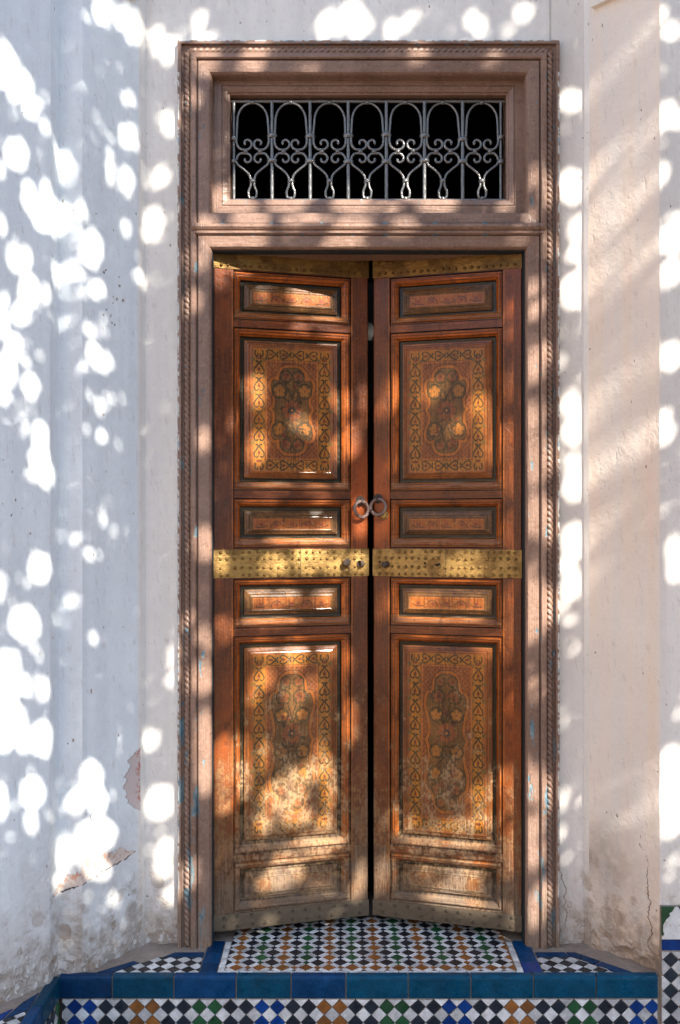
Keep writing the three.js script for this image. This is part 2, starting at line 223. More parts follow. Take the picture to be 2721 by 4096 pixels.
{
  const HW = 0.63, HT = 2.988;
  const prof = (list, name, bottom) => { const g = new Geo(frameUV); for (let i = 0; i + 1 < list.length; i++) { const [a, za] = list[i], [b, zb] = list[i + 1]; g.ring([-HW + a, HW - a, bottom, HT - a], za, [-HW + b, HW - b, bottom, HT - b], zb, true); } return obj(name, g.build(), paint, frame); };
  prof([[0, -0.16], [0, -0.004], [0.003, 0.001], [0.013, 0.001], [0.0145, -0.012], [0.0225, -0.014], [0.0225, -0.03]], 'outer_casing', -0.004);
  prof([[0.0225, -0.03], [0.0225, -0.014], [0.0425, -0.014], [0.0435, 0.002], [0.0475, 0.006], [0.060, 0.006], [0.0635, 0.002], [0.0645, -0.008], [0.068, -0.008], [0.0685, -0.003]], 'inner_casing', -0.004);
  // flat bands mitred round each of the two openings
  const band = (r, z0, r1, name, openBottom) => { const g = new Geo(frameUV); const [x0, x1, y0, y1] = r, d = (k) => [x0 + k, x1 - k, openBottom ? y0 : y0 + k * 0.9, y1 - k];
    const L = [[0, -0.003], [0.0015, 0.001], [0.030, -0.002], [0.036, -0.003], [0.0405, -0.008], [0.0435, -0.016], [0.0445, -0.06]]; g.ring(r, -0.03, r, -0.003, openBottom);
    for (let i = 0; i + 1 < L.length; i++) g.ring(d(L[i][0]), L[i][1], d(L[i + 1][0]), L[i + 1][1], openBottom); return obj(name, g.build(), paint, frame); };
  band([-HW + 0.0685, HW - 0.0685, 2.3835, HT - 0.0685], 0, 0, 'transom_casing', false);
  band([-HW + 0.0685, HW - 0.0685, -0.004, 2.3435], 0, 0, 'opening_casing', true);
  // crossbar bead with pointed ends that run over the casing
  { const g = new Geo(frameUV), L = [[2.3435, -0.012], [2.3445, 0.004], [2.349, 0.010], [2.355, 0.010], [2.358, 0.006], [2.3615, 0.012], [2.368, 0.017], [2.376, 0.016], [2.382, 0.010], [2.3835, -0.012]];
    const xe = (y, s) => s * (0.5655 + 0.020 * (1 - Math.abs(y - 2.3635) / 0.02));
    for (let i = 0; i + 1 < L.length; i++) { const [ya, za] = L[i], [yb, zb] = L[i + 1]; g.quad([xe(ya, -1), ya, za], [xe(ya, 1), ya, za], [xe(yb, 1), yb, zb], [xe(yb, -1), yb, zb]); for (const s of [-1, 1]) g.quad([xe(ya, s), ya, za], [xe(yb, s), yb, zb], [xe(yb, s), yb, -0.01], [xe(ya, s), ya, -0.01]); }
    obj('crossbar', g.build(), paint, frame);
    const h = new Geo(frameUV); h.box(-0.5615, 0.5615, 2.3, 2.42, -0.15, -0.0605); obj('crossbar_core', h.build(), paint, frame); }
  // inner light frame round the grille
  { const g = new Geo(frameUV), o = [-0.523, 0.523, 2.424, 2.892], k = (a) => [o[0] + a, o[1] - a, o[2] + a, o[3] - a];
    const L = [[0, -0.05], [0.032, -0.05], [0.033, -0.054], [0.036, -0.054], [0.037, -0.051], [0.049, -0.055], [0.052, -0.056], [0.0535, -0.061], [0.0585, -0.064], [0.0595, -0.12]];
    for (let i = 0; i + 1 < L.length; i++) g.ring(k(L[i][0]), L[i][1], k(L[i + 1][0]), L[i + 1][1]); obj('transom_frame', g.build(), paint, frame); }
  // rope mouldings: a twisted half-round
  const rope = (len, place, slant, uvAt) => { const nl = Math.round(len / 0.0021), nc = 12, Rr = 0.0116;
    return gridGeo(nc, nl, (s, t) => { const th = Math.PI * (1.0 - s), l = t * len, ph = l / 0.0202 + slant * (s - 0.5) * 1.15, w = ph - Math.floor(ph); const prof2 = Math.pow(Math.sin(Math.PI * Math.pow(w, slant > 0 ? 0.8 : 0.8)), 0.55); const r = Rr * (0.50 + 0.56 * prof2) * (1 + (ns(N1, l * 2.1, s) - 0.5) * 0.12); return place(Math.cos(th) * r, Math.sin(th) * r * 0.95, l); }, (v) => frameUV(v[0], v[1], 0)); };
  const xr = 0.598, yT = 2.954;
  obj('rope_moulding', rope(2.955, (a, b, l) => [-xr + a, l, -0.0135 + b], 1), paint, frame);
  obj('rope_moulding', rope(2.955, (a, b, l) => [xr + a, l, -0.0135 + b], 1), paint, frame);
  obj('rope_moulding', rope(2 * xr - 0.018, (a, b, l) => [-xr + 0.009 + l, yT + 0.001 - a, -0.0135 + b], 1), paint, frame);
  { const g = new Geo(); for (const s of [-1, 1]) { const a = s * 0.5172, b2 = s * 0.5158; g.box(Math.min(a, b2), Math.max(a, b2), 0, 2.2975, -0.06, -0.0175); } g.box(-0.5155, 0.5155, 2.2960, 2.2974, -0.06, -0.0175); obj('opening_reveal', g.build(), phys({ color: lin(0.010, 0.022, 0.028), roughness: 0.7 }), frame); }  // thin dark sheets: old teal paint, with the lintel shade put into the colour
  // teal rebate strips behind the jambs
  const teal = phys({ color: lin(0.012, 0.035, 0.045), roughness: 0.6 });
  for (const s of [-1, 1]) { const g = new Geo(); const x0 = s * 0.517, x1 = s * 0.66; g.box(Math.min(x0, x1), Math.max(x0, x1), 0, 2.42, -0.2, -0.0615); obj('rebate', g.build(), teal, frame); }
}
// ---------------------------------------------------------------- iron grille in the transom
{
  const iron = phys({ color: lin(0.19, 0.187, 0.183), roughness: 0.27, metalness: 0.68, bumpMap: dataTex(128, 128, (x, y) => { const v = 255 * (0.6 * ns(N2, x, y) + 0.4 * ns(N1, x * 3, y * 3)); return [v, v, v]; }), bumpScale: 0.001 });
  const G = thing('window_grille', 'black wrought iron grille of arches and scrolls above the double door', 'grille', [0, 2.4835, -0.088]);
  const H = 0.342, x0 = -0.453, x1 = 0.449, nb = 7, wv = (x1 - x0) / nb, r = rng(8);
  const tube = (pts, rad, n = 40, closed = false) => new THREE.TubeGeometry(new THREE.CatmullRomCurve3(pts.map((p) => new THREE.Vector3(p[0], p[1], p[2] || 0)), closed, 'catmullrom', 0.5), n, rad, 8, closed);
  const barY = (y) => tube([[x0 - 0.014, y], [0, y], [x1 + 0.014, y]], 0.0058, 4); obj('bar', barY(0.004), iron, G); obj('bar', barY(H - 0.004), iron, G);
  const collar = (x, y, w, h = 0.0145) => { const s = new THREE.TorusGeometry(1, 0.45, 8, 20); s.rotateX(Math.PI / 2); s.scale(w * 0.62, h * 1.25, 0.0085); const m = obj('collar', s, iron, G); m.position.set(x, y, 0); m.rotation.z = (r() - 0.5) * 0.12; };
  const colY = []; for (let i = 0; i <= nb; i++) { const x = x0 + wv * i, cy = 0.220 + (r() - 0.5) * 0.024; colY.push(cy); obj('bar', tube([[x, 0.004], [x, H * 0.5], [x, H - 0.004]], i === 0 || i === nb ? 0.0052 : 0.0064, 6), iron, G); const e = i === 0 || i === nb ? 0.55 : 1; collar(x, cy, 0.0165 * e + 0.004); collar(x, 0.136 + (r() - 0.5) * 0.006, 0.0165 * e + 0.004); }
  for (let i = 0; i < nb; i++) {
    const xl = x0 + wv * i, xr = xl + wv, xc = (xl + xr) / 2 + (r() - 0.5) * 0.005, z = 0.004, hw = wv / 2;
    const arch = []; for (let k = 0; k <= 16; k++) { const a = Math.PI * k / 16; arch.push([xc - Math.cos(a) * (hw - 0.0125), 0.262 + Math.pow(Math.sin(a), 0.85) * 0.069, z]); }
    arch.unshift([xl + 0.0095, colY[i] - 0.004, z]); arch.push([xr - 0.0095, colY[i + 1] - 0.004, z]);
    obj('arch', tube(arch, 0.0042, 64), iron, G);
    for (const s of [-1, 1]) {
      const bx = xc - s * hw, k = s; // from the bar inwards
      const spir = (cx, cy, r0, r1, a0, turns, up) => { const o = []; for (let q = 0; q <= 22; q++) { const t = q / 22, a = a0 + turns * t, rr = lerp(r0, r1, t); o.push([cx + k * Math.cos(a) * rr, cy + up * Math.sin(a) * rr, z]); } return o; };
      const ccx = bx + k * 0.044 + (r() - 0.5) * 0.004;
      const up = [[bx + k * 0.0095, colY[i + (s < 0 ? 1 : 0)] - 0.004, z], [bx + k * 0.0105, 0.197, z], [bx + k * 0.016, 0.183, z], [bx + k * 0.027, 0.1745, z]].concat(spir(ccx, 0.1945, 0.0208, 0.005, -Math.PI / 2 - 0.1, 5.2 + r() * 0.6, 1)); obj('scroll', tube(up, 0.0045, 80), iron, G);
      const dn = [[bx + k * 0.0095, 0.139, z], [bx + k * 0.014, 0.151, z], [bx + k * 0.024, 0.1605, z]].concat(spir(ccx, 0.1415, 0.0196, 0.005, -Math.PI / 2 - 0.1, 4.8 + r() * 0.5, -1)); obj('scroll', tube(dn, 0.0045, 80), iron, G);
      const tie = new THREE.SphereGeometry(1, 10, 8); tie.scale(0.0085, 0.0085, 0.0075); const tm = obj('tie', tie, iron, G); tm.position.set(ccx - k * 0.004, 0.168, z + 0.001);
      obj('brace', tube([[bx + k * 0.008, 0.136, z], [bx + k * 0.016, 0.122, z], [bx + k * 0.035, 0.107, z], [xc - k * 0.012, 0.090, z], [xc - k * 0.0055, 0.072, z], [xc - k * 0.0055, 0.066, z]], 0.0042, 36), iron, G);
    }
    collar(xc, 0.068, 0.0135, 0.0125);
    obj('loop', tube([[xc - 0.0045, 0.066, z], [xc - 0.007, 0.050, z], [xc - 0.0135, 0.032, z], [xc - 0.011, 0.013, z], [xc, 0.007, z], [xc + 0.011, 0.013, z], [xc + 0.0135, 0.032, z], [xc + 0.007, 0.050, z], [xc + 0.0045, 0.066, z]], 0.0042, 48), iron, G);
    const bl = new THREE.SphereGeometry(1, 10, 8); bl.scale(0.009, 0.008, 0.008); obj('foot_knob', bl, iron, G).position.set(xc, 0.008, z); obj('foot_knob', bl, iron, G).position.set(xc, H - 0.009, z);
  }
}
// ---------------------------------------------------------------- door leaves
const LW = 0.539, LY0 = 0.032, LY1 = 2.315, CW = 1024, CH = 2048;
// each panel: outer, recess, raised and field heights [top, bottom]
const PANELS = [
  [[2.246, 2.084], [2.215, 2.112], [2.204, 2.119], [2.179, 2.142]],
  [[2.055, 1.508], [2.026, 1.538], [2.015, 1.549], [1.991, 1.572]],
  [[1.479, 1.313], [1.451, 1.346], [1.438, 1.358], [1.412, 1.375]],
  [[1.207, 1.043], [1.183, 1.075], [1.171, 1.086], [1.143, 1.103]],
  [[1.014, 0.280], [0.987, 0.311], [0.974, 0.322], [0.952, 0.341]],
  [[0.254, 0.089], [0.226, 0.119], [0.215, 0.128], [0.193, 0.149]],
];
const PU4 = [[0.0676, 0.4757], [0.092, 0.443], [0.1045, 0.4305], [0.133, 0.404]];
function leafTextures(seed, wearShift) {
  const [cv, g] = canvas(CW, CH), r = rng(seed), sx = CW / LW, sy = CH / (LY1 - LY0);
  g.setTransform(sx, 0, 0, -sy, 0, CH + LY0 * sy); g.lineJoin = g.lineCap = 'round';
  const rect = (x0, x1, y0, y1, c) => { g.fillStyle = c; g.fillRect(x0, y0, x1 - x0, y1 - y0); };
  const css = (a) => 'rgb(' + a.map((v) => Math.round(clamp(v, 0, 255))).join(',') + ')';
  rect(0, LW, LY0, LY1, css([120, 60, 24]));
  // amber edge lines beside the stiles and along the rails
  const line = (x0, y0, x1, y1, w, c) => { g.strokeStyle = c; g.lineWidth = w; g.beginPath(); g.moveTo(x0, y0); g.lineTo(x1, y1); g.stroke(); };
  line(0.063, LY0, 0.063, LY1, 0.006, css([172, 96, 40])); line(0.480, LY0, 0.480, LY1, 0.006, css([172, 96, 40]));
  const OL = css([60, 50, 28]), GOLD = [186, 116, 36], RED = css([112, 52, 30]), OR = css([178, 98, 36]);
  const path = (pts, w, c, close) => { g.strokeStyle = c; g.lineWidth = w; g.beginPath(); g.moveTo(...pts[0]); for (let i = 1; i + 2 < pts.length; i += 3) g.bezierCurveTo(...pts[i], ...pts[i + 1], ...pts[i + 2]); if (close) g.closePath(); g.stroke(); };
  const blob = (x, y, rx, ry, c) => { g.fillStyle = c; g.beginPath(); g.ellipse(x, y, rx, ry, 0, 0, 7); g.fill(); };
  const lyre = (cx, cy, s, rot) => { g.save(); g.translate(cx, cy); g.rotate(rot + (r() - 0.5) * 0.08); g.scale(s, s);
    for (const k of [-1, 1]) { path([[k * 0.0095, 0.0225], [k * 0.001, 0.026], [k * 0.001, 0.014], [k * 0.006, 0.009], [k * 0.012, 0.003], [k * 0.020, -0.006], [k * 0.0165, -0.015], [k * 0.014, -0.022], [k * 0.006, -0.023], [k * 0.0035, -0.0165]], 0.0052, OL); blob(k * 0.0085, 0.0225, 0.0035, 0.003, OL); }
    blob(0, -0.006, 0.0048, 0.007, RED); blob(0, 0.003, 0.0016, 0.004, RED); g.restore(); };
  const flower = (x, y, rr, petal, core, bg) => { if (bg) { blob(x, y, rr * 1.18, rr * 1.18, bg); g.strokeStyle = OL; g.lineWidth = 0.0035; g.beginPath(); g.arc(x, y, rr * 1.18, 0, 7); g.stroke(); } for (let i = 0; i < 5; i++) { const a = i * 1.2566 + 1.57; blob(x + Math.cos(a) * rr * 0.6, y + Math.sin(a) * rr * 0.6, rr * 0.36, rr * 0.36, petal); } blob(x, y, rr * 0.3, rr * 0.3, core); blob(x, y, rr * 0.14, rr * 0.14, RED); };
  const cartouche = (cx, cy, a, b) => { // a, b half size
    const P = (x, y) => [cx + x * a, cy + y * b];
    g.save(); g.beginPath(); g.rect(cx - a, cy - b, 2 * a, 2 * b); g.clip(); rect(cx - a, cx + a, cy - b, cy + b, css([156, 84, 42]));
    for (let k = -30; k < 30; k++) { line(cx - a, cy + k * 0.017 - a, cx + a, cy + k * 0.017 + a, 0.0016, css([98, 56, 32])); line(cx - a, cy + k * 0.017 + a, cx + a, cy + k * 0.017 - a, 0.0016, css([98, 56, 32])); }
    const sh = (k) => { g.moveTo(...P(0, 0.92)); for (const q of k) g.bezierCurveTo(...P(...q[0]), ...P(...q[1]), ...P(...q[2])); };
    const right = [[[0.4, 0.95], [0.62, 0.8], [0.56, 0.64]], [[0.75, 0.72], [0.98, 0.6], [0.86, 0.42]], [[0.72, 0.26], [0.64, 0.12], [0.86, 0.02]], [[0.64, -0.1], [0.72, -0.24], [0.86, -0.40]], [[0.98, -0.58], [0.75, -0.72], [0.56, -0.64]], [[0.62, -0.8], [0.4, -0.95], [0, -0.92]]];
    g.beginPath(); sh(right); sh(right.map((q) => q.map((v) => [-v[0], v[1]]))); g.fillStyle = css([112, 78, 40]); g.fill();
    g.strokeStyle = css([60, 42, 28]); g.lineWidth = 0.0145; g.stroke(); g.strokeStyle = OR; g.lineWidth = 0.0105; g.stroke();
    // foliage and flowers
    const n = Math.max(1, Math.round(b / a * 0.8));
    const vine = (x0, y0, x1, y1) => path([P(x0, y0), P(x0 * 0.4, y0 + (y1 - y0) * 0.2), P(x1 * 1.3, y0 + (y1 - y0) * 0.6), P(x1, y1)], 0.0042, OL);
    const levels = b / a < 2.4 ? [[0.70, 0.24, 0.2], [0.40, 0.5, 0.25], [-0.40, 0.5, 0.25], [-0.72, 0.24, 0.2]] : [[0.80, 0.26, 0.18], [0.60, 0.34, 0.24], [0.36, 0.42, 0.24], [-0.12, 0.42, 0.24], [-0.42, 0.46, 0.24], [-0.62, 0.36, 0.22], [-0.8, 0.24, 0.18]];
    for (const [yy, xx, rr] of levels) for (const s of [-1, 1]) { vine(0, yy * 0.35, s * xx, yy); const bright = Math.abs(yy) < 0.5; flower(cx + s * xx * a, cy + yy * b, rr * a, bright ? css([172, 108, 46]) : css([136, 78, 44]), bright ? css([178, 114, 48]) : css([112, 62, 40]), css([84, 66, 38])); }
    for (let i = 0; i < 26; i++) { const t = (r() - 0.5) * 1.6, x = (r() - 0.5) * 0.9; blob(cx + x * a, cy + t * b, 0.004 + r() * 0.004, 0.003 + r() * 0.006, r() < 0.6 ? OL : RED); }
    const py = b / a < 2.4 ? 0 : 0.12; for (let i = 0; i < 8; i++) { const t = i * Math.PI / 4; blob(cx + Math.cos(t) * 0.024, cy + py * b + Math.sin(t) * 0.024, 0.0105, 0.0105, css([146, 78, 42])); path([[cx + Math.cos(t + 0.39) * 0.012, cy + py * b + Math.sin(t + 0.39) * 0.012], [cx, cy + py * b], [cx, cy + py * b], [cx + Math.cos(t + 0.39) * 0.034, cy + py * b + Math.sin(t + 0.39) * 0.034]], 0.003, css([56, 54, 52])); }
    blob(cx, cy + py * b, 0.010, 0.010, css([54, 54, 60])); blob(cx, cy + py * b, 0.005, 0.005, css([190, 120, 60])); g.restore(); };
  PANELS.forEach((P, pi) => {
    const [o, rc, ra, fi] = P, [uo, ur, ua, uf] = PU4;
    rect(uo[0], uo[1], o[1], o[0], css([182, 94, 32])); g.strokeStyle = css([42, 22, 14]); g.lineWidth = 0.0042; g.strokeRect(uo[0], o[1], uo[1] - uo[0], o[0] - o[1]);
    g.strokeStyle = css([96, 50, 28]); g.lineWidth = 0.0025; g.strokeRect(uo[0] + 0.009, o[1] + 0.011, uo[1] - uo[0] - 0.018, o[0] - o[1] - 0.022); g.strokeStyle = css([120, 62, 30]); g.strokeRect(uo[0] + 0.017, o[1] + 0.021, uo[1] - uo[0] - 0.034, o[0] - o[1] - 0.042);
    rect(ur[0], ur[1], rc[1], rc[0], css([52, 40, 16])); g.strokeStyle = css([34, 27, 16]); g.lineWidth = 0.004; g.strokeRect(ur[0], rc[1], ur[1] - ur[0], rc[0] - rc[1]);
    const big = pi === 1 || pi === 4; rect(ua[0], ua[1], ra[1], ra[0], css(big ? [150, 82, 34] : [108, 76, 44])); g.strokeStyle = css([66, 42, 26]); g.lineWidth = 0.0022; g.strokeRect(ua[0] + 0.008, ra[1] + 0.007, ua[1] - ua[0] - 0.016, ra[0] - ra[1] - 0.014);
    rect(uf[0], uf[1], fi[1], fi[0], css(big ? GOLD : [168, 90, 38])); g.strokeStyle = css([176, 102, 48]); g.lineWidth = 0.004; g.strokeRect(uf[0] + 0.002, fi[1] + 0.002, uf[1] - uf[0] - 0.004, fi[0] - fi[1] - 0.004);
    const cx = (uf[0] + uf[1]) / 2, cy = (fi[0] + fi[1]) / 2;
    if (big) {
      const bw = 0.042, iy0 = fi[1] + bw * 0.95, iy1 = fi[0] - bw * 0.95, ix0 = uf[0] + bw, ix1 = uf[1] - bw;
      const nV = Math.round((iy1 - iy0) / 0.0585), nH = 4;
      for (const s of [uf[0] + bw / 2, uf[1] - bw / 2]) { for (let k = 0; k < nV; k++) { const y = lerp(iy0, iy1, (k + 0.5) / nV); lyre(s, y, 0.98, 0); for (const q of [-1, 1]) { g.fillStyle = css([120, 92, 44]); g.beginPath(); g.arc(s + q * bw * 0.5, y + 0.029, 0.008, 0, 7); g.fill(); } } for (const yy of [fi[1] + 0.018, fi[0] - 0.018]) { path([[s - 0.012, yy + 0.008], [s - 0.02, yy - 0.014], [s - 0.002, yy - 0.016], [s - 0.004, yy - 0.004]], 0.0052, OL); path([[s + 0.012, yy + 0.008], [s + 0.02, yy - 0.014], [s + 0.002, yy - 0.016], [s + 0.004, yy - 0.004]], 0.0052, OL); blob(s, yy + (yy > cy ? -0.017 : 0.017), 0.0105, 0.005, RED); } }
      for (const yy of [fi[1] + 0.021, fi[0] - 0.021]) for (let k = 0; k < nH; k++) { const x = lerp(ix0, ix1, (k + 0.5) / nH); lyre(x, yy, 0.86, k < nH / 2 ? -Math.PI / 2 : Math.PI / 2); }
      rect(ix0, ix1, iy0, iy1, css([184, 106, 46])); cartouche(cx, (iy0 + iy1) / 2, (ix1 - ix0) / 2 - 0.006, (iy1 - iy0) / 2 - 0.006);
      g.strokeStyle = css([96, 54, 30]); g.lineWidth = 0.0016; g.strokeRect(ix0, iy0, ix1 - ix0, iy1 - iy0);
      line(cx + 0.004, fi[1], cx + 0.004, fi[0], 0.0012, css([80, 50, 30]));
    } else if (pi < 5) for (let k = 0; k < 5; k++) { const x = lerp(uf[0] + 0.03, uf[1] - 0.03, k / 4), q = k % 2 ? 1 : -1; path([[x - 0.02, cy - 0.011], [x - 0.016, cy + 0.010 * q], [x + 0.006, cy + 0.016 * q], [x + 0.019, cy - 0.004]], 0.0034, css([74, 52, 36])); blob(x - 0.002, cy - 0.002, 0.0075, 0.0065, css([128, 62, 44])); blob(x + 0.02, cy + 0.003, 0.005, 0.006, css([176, 112, 60])); }
  });
  // grain, lacquer tone and wear
  const im = g.getImageData(0, 0, CW, CH), d = im.data, B = new Uint8Array(CW * CH * 4), Q = new Uint8Array(CW * CH * 4);
  const railY = (y) => !PANELS.some((P) => y < P[0][0] + 0.0 && y > P[0][1]);
  for (let j = 0; j < CH; j++) {
    const y = LY1 - (j + 0.5) / CH * (LY1 - LY0), rail = railY(y); let hz = null;
    for (const P of PANELS) if (y < P[0][0] && y > P[0][1]) hz = P;
    for (let i = 0; i < CW; i++) {
      const u = (i + 0.5) / CW * LW, o = (j * CW + i) * 4, oy = (seed % 7) * 0.13;
      const stile = u < 0.0676 || u > 0.4757, horiz = !stile && (rail || (hz && (y > hz[3][0] || y < hz[3][1])));
      const gr = horiz ? ns(N2, y * 11, u * 0.55 + oy) : ns(N2, u * 11 + oy, y * 0.5), a = ns(N1, u * 1.4 + oy, y * 1.2), f = ns(N2, u * 6 + oy, y * 6), w = ns(N1, u * 3.2 + oy, y * 2.4), bl = ns(N3, u * 0.9 + oy, y * 0.5);
      let c = [d[o], d[o + 1], d[o + 2]]; const k = 0.66 + 0.34 * gr + 0.26 * (a - 0.5) + 0.14 * (f - 0.5); c = [c[0] * k, c[1] * k, c[2] * k];
      if (stile) c = mixc(c, [92, 54, 34], clamp((w - 0.45) * 1.3)), c = mixc(c, [164, 74, 20], clamp((bl - 0.45) * 1.5));
      if (!stile && hz && y < hz[1][1] + 0.003) c = mixc(c, [128, 104, 84], clamp(0.25 + (gr - 0.4) * 0.9)); // greyer lower mouldings
      if (hz && u > 0.1045 && u < 0.4305 && y < hz[2][0] && y > hz[2][1]) { c = mixc(c, [140, 82, 32], 0.12 + clamp((a - 0.5) * 0.5)); const rub = smooth(ns(N2, u * 3.1 + oy * 3, y * 2.3 + oy), 0.62, 0.8); c = mixc(c, [156, 102, 48], rub * 0.3); }
      // wear grows towards the foot
      const wl = smooth(y + (w - 0.5) * 0.75 + (gr - 0.5) * 0.35 + wearShift, 0.95, -0.1), flake = smooth(ns(N2, u * 4.4 + oy, y * 3.4), 0.62 - wl * 0.28, 0.66 - wl * 0.26) * smooth(wl, 0.1, 0.45);
      c = mixc(c, mixc([144, 118, 96], [100, 82, 68], gr), wl * 0.8); c = mixc(c, stile ? mixc([164, 128, 84], [120, 84, 52], f) : [174, 144, 106], flake * 0.55 * (1 - smooth(wl, 0.7, 1) * 0.5));
      const gy = smooth(y + (a - 0.5) * 0.3, 0.30, 0.06); c = mixc(c, mixc([126, 112, 98], [84, 72, 62], gr), gy * 0.62);
      // scratches and nicks, upper part
      const nick = smooth(ns(N2, u * 9 + oy, y * 7 + 0.3), 0.90, 0.94); c = mixc(c, [206, 160, 110], nick * 0.35); const dark = smooth(ns(N1, u * 5 + 0.4 + oy, y * 4), 0.2, 0.14); c = mixc(c, [64, 36, 24], dark * 0.3);
      for (let q = 0; q < 3; q++) d[o + q] = clamp(c[q], 0, 255);
      const h = 0.5 + (gr - 0.5) * (0.16 + wl * 0.5) + (f - 0.5) * 0.2 + (a - 0.5) * 0.22 - flake * 0.22 - dark * 0.3 + (ns(N2, u * 3 + oy, y * 2.2) - 0.5) * 0.16; const hb = clamp(h * 255, 0, 255);
      B[o] = B[o + 1] = B[o + 2] = hb; B[o + 3] = Q[o + 3] = 255;
      const worn = clamp(wl * 1.1 + flake * 0.5 + gy); Q[o] = 255 * (1 - worn) * 0.9; Q[o + 1] = 255 * clamp(lerp(0.42, 0.88, worn) + (f - 0.5) * 0.16); Q[o + 2] = 0;
    }
  }
  g.setTransform(1, 0, 0, 1, 0, 0); g.putImageData(im, 0, 0);
  const flip = (arr) => { const n = new Uint8Array(arr.length), rw = CW * 4; for (let j = 0; j < CH; j++) n.set(arr.subarray(j * rw, (j + 1) * rw), (CH - 1 - j) * rw); const t = new THREE.DataTexture(n, CW, CH); t.magFilter = THREE.LinearFilter; t.needsUpdate = true; return t; };
  return { map: tex(cv), bump: flip(B), gloss: flip(Q) };
}
const brassTex = (() => { const [c, b] = [[], []]; const f = (x, y) => { const a = ns(N1, x, y), m = ns(N2, x * 2, y * 2), s = ns(N2, x * 0.4, y * 5); return [a, m, s]; };
  return [dataTex(512, 512, (x, y) => { const [a, m, s] = f(x, y); const k = smooth(a, 0.62, 0.3); let q = mixc([170, 136, 78], [132, 102, 56], k); q = mixc(q, [110, 86, 50], smooth(m, 0.72, 0.95) * 0.5); return q.map((v) => v * (0.9 + 0.18 * s)); }, true),
    dataTex(512, 512, (x, y) => { const [a, m, s] = f(x, y); const v = 255 * (0.45 * a + 0.4 * m + 0.15 * s); return [v, v, v]; }, false), dataTex(512, 512, (x, y) => { const [a, m] = f(x + 0.3, y); return [0, 255 * clamp(0.30 + 0.35 * m + 0.1 * a), 0]; }, false)]; })();
const brass = phys({ map: brassTex[0], bumpMap: brassTex[1], bumpScale: 0.0018, roughnessMap: brassTex[2], roughness: 1, metalness: 0.66 });
const shadedBrass = phys({ map: brassTex[0], color: lin(0.62, 0.56, 0.44), bumpMap: brassTex[1], bumpScale: 0.002, roughness: 0.5, metalness: 0.6 });  // brass of the top band, darkened to paint in the lintel shade
const oldBrass = phys({ color: lin(0.135, 0.102, 0.066), bumpMap: brassTex[1], bumpScale: 0.002, roughness: 0.6, metalness: 0.4 });
const steel = phys({ color: lin(0.24, 0.165, 0.14), metalness: 0.65, roughness: 0.34, bumpMap: brassTex[1], bumpScale: 0.002 });
const rusty = phys({ color: lin(0.13, 0.095, 0.075), metalness: 0.55, roughness: 0.55, bumpMap: brassTex[1], bumpScale: 0.003 });
const black = phys({ color: lin(0.01, 0.008, 0.006), roughness: 1 });
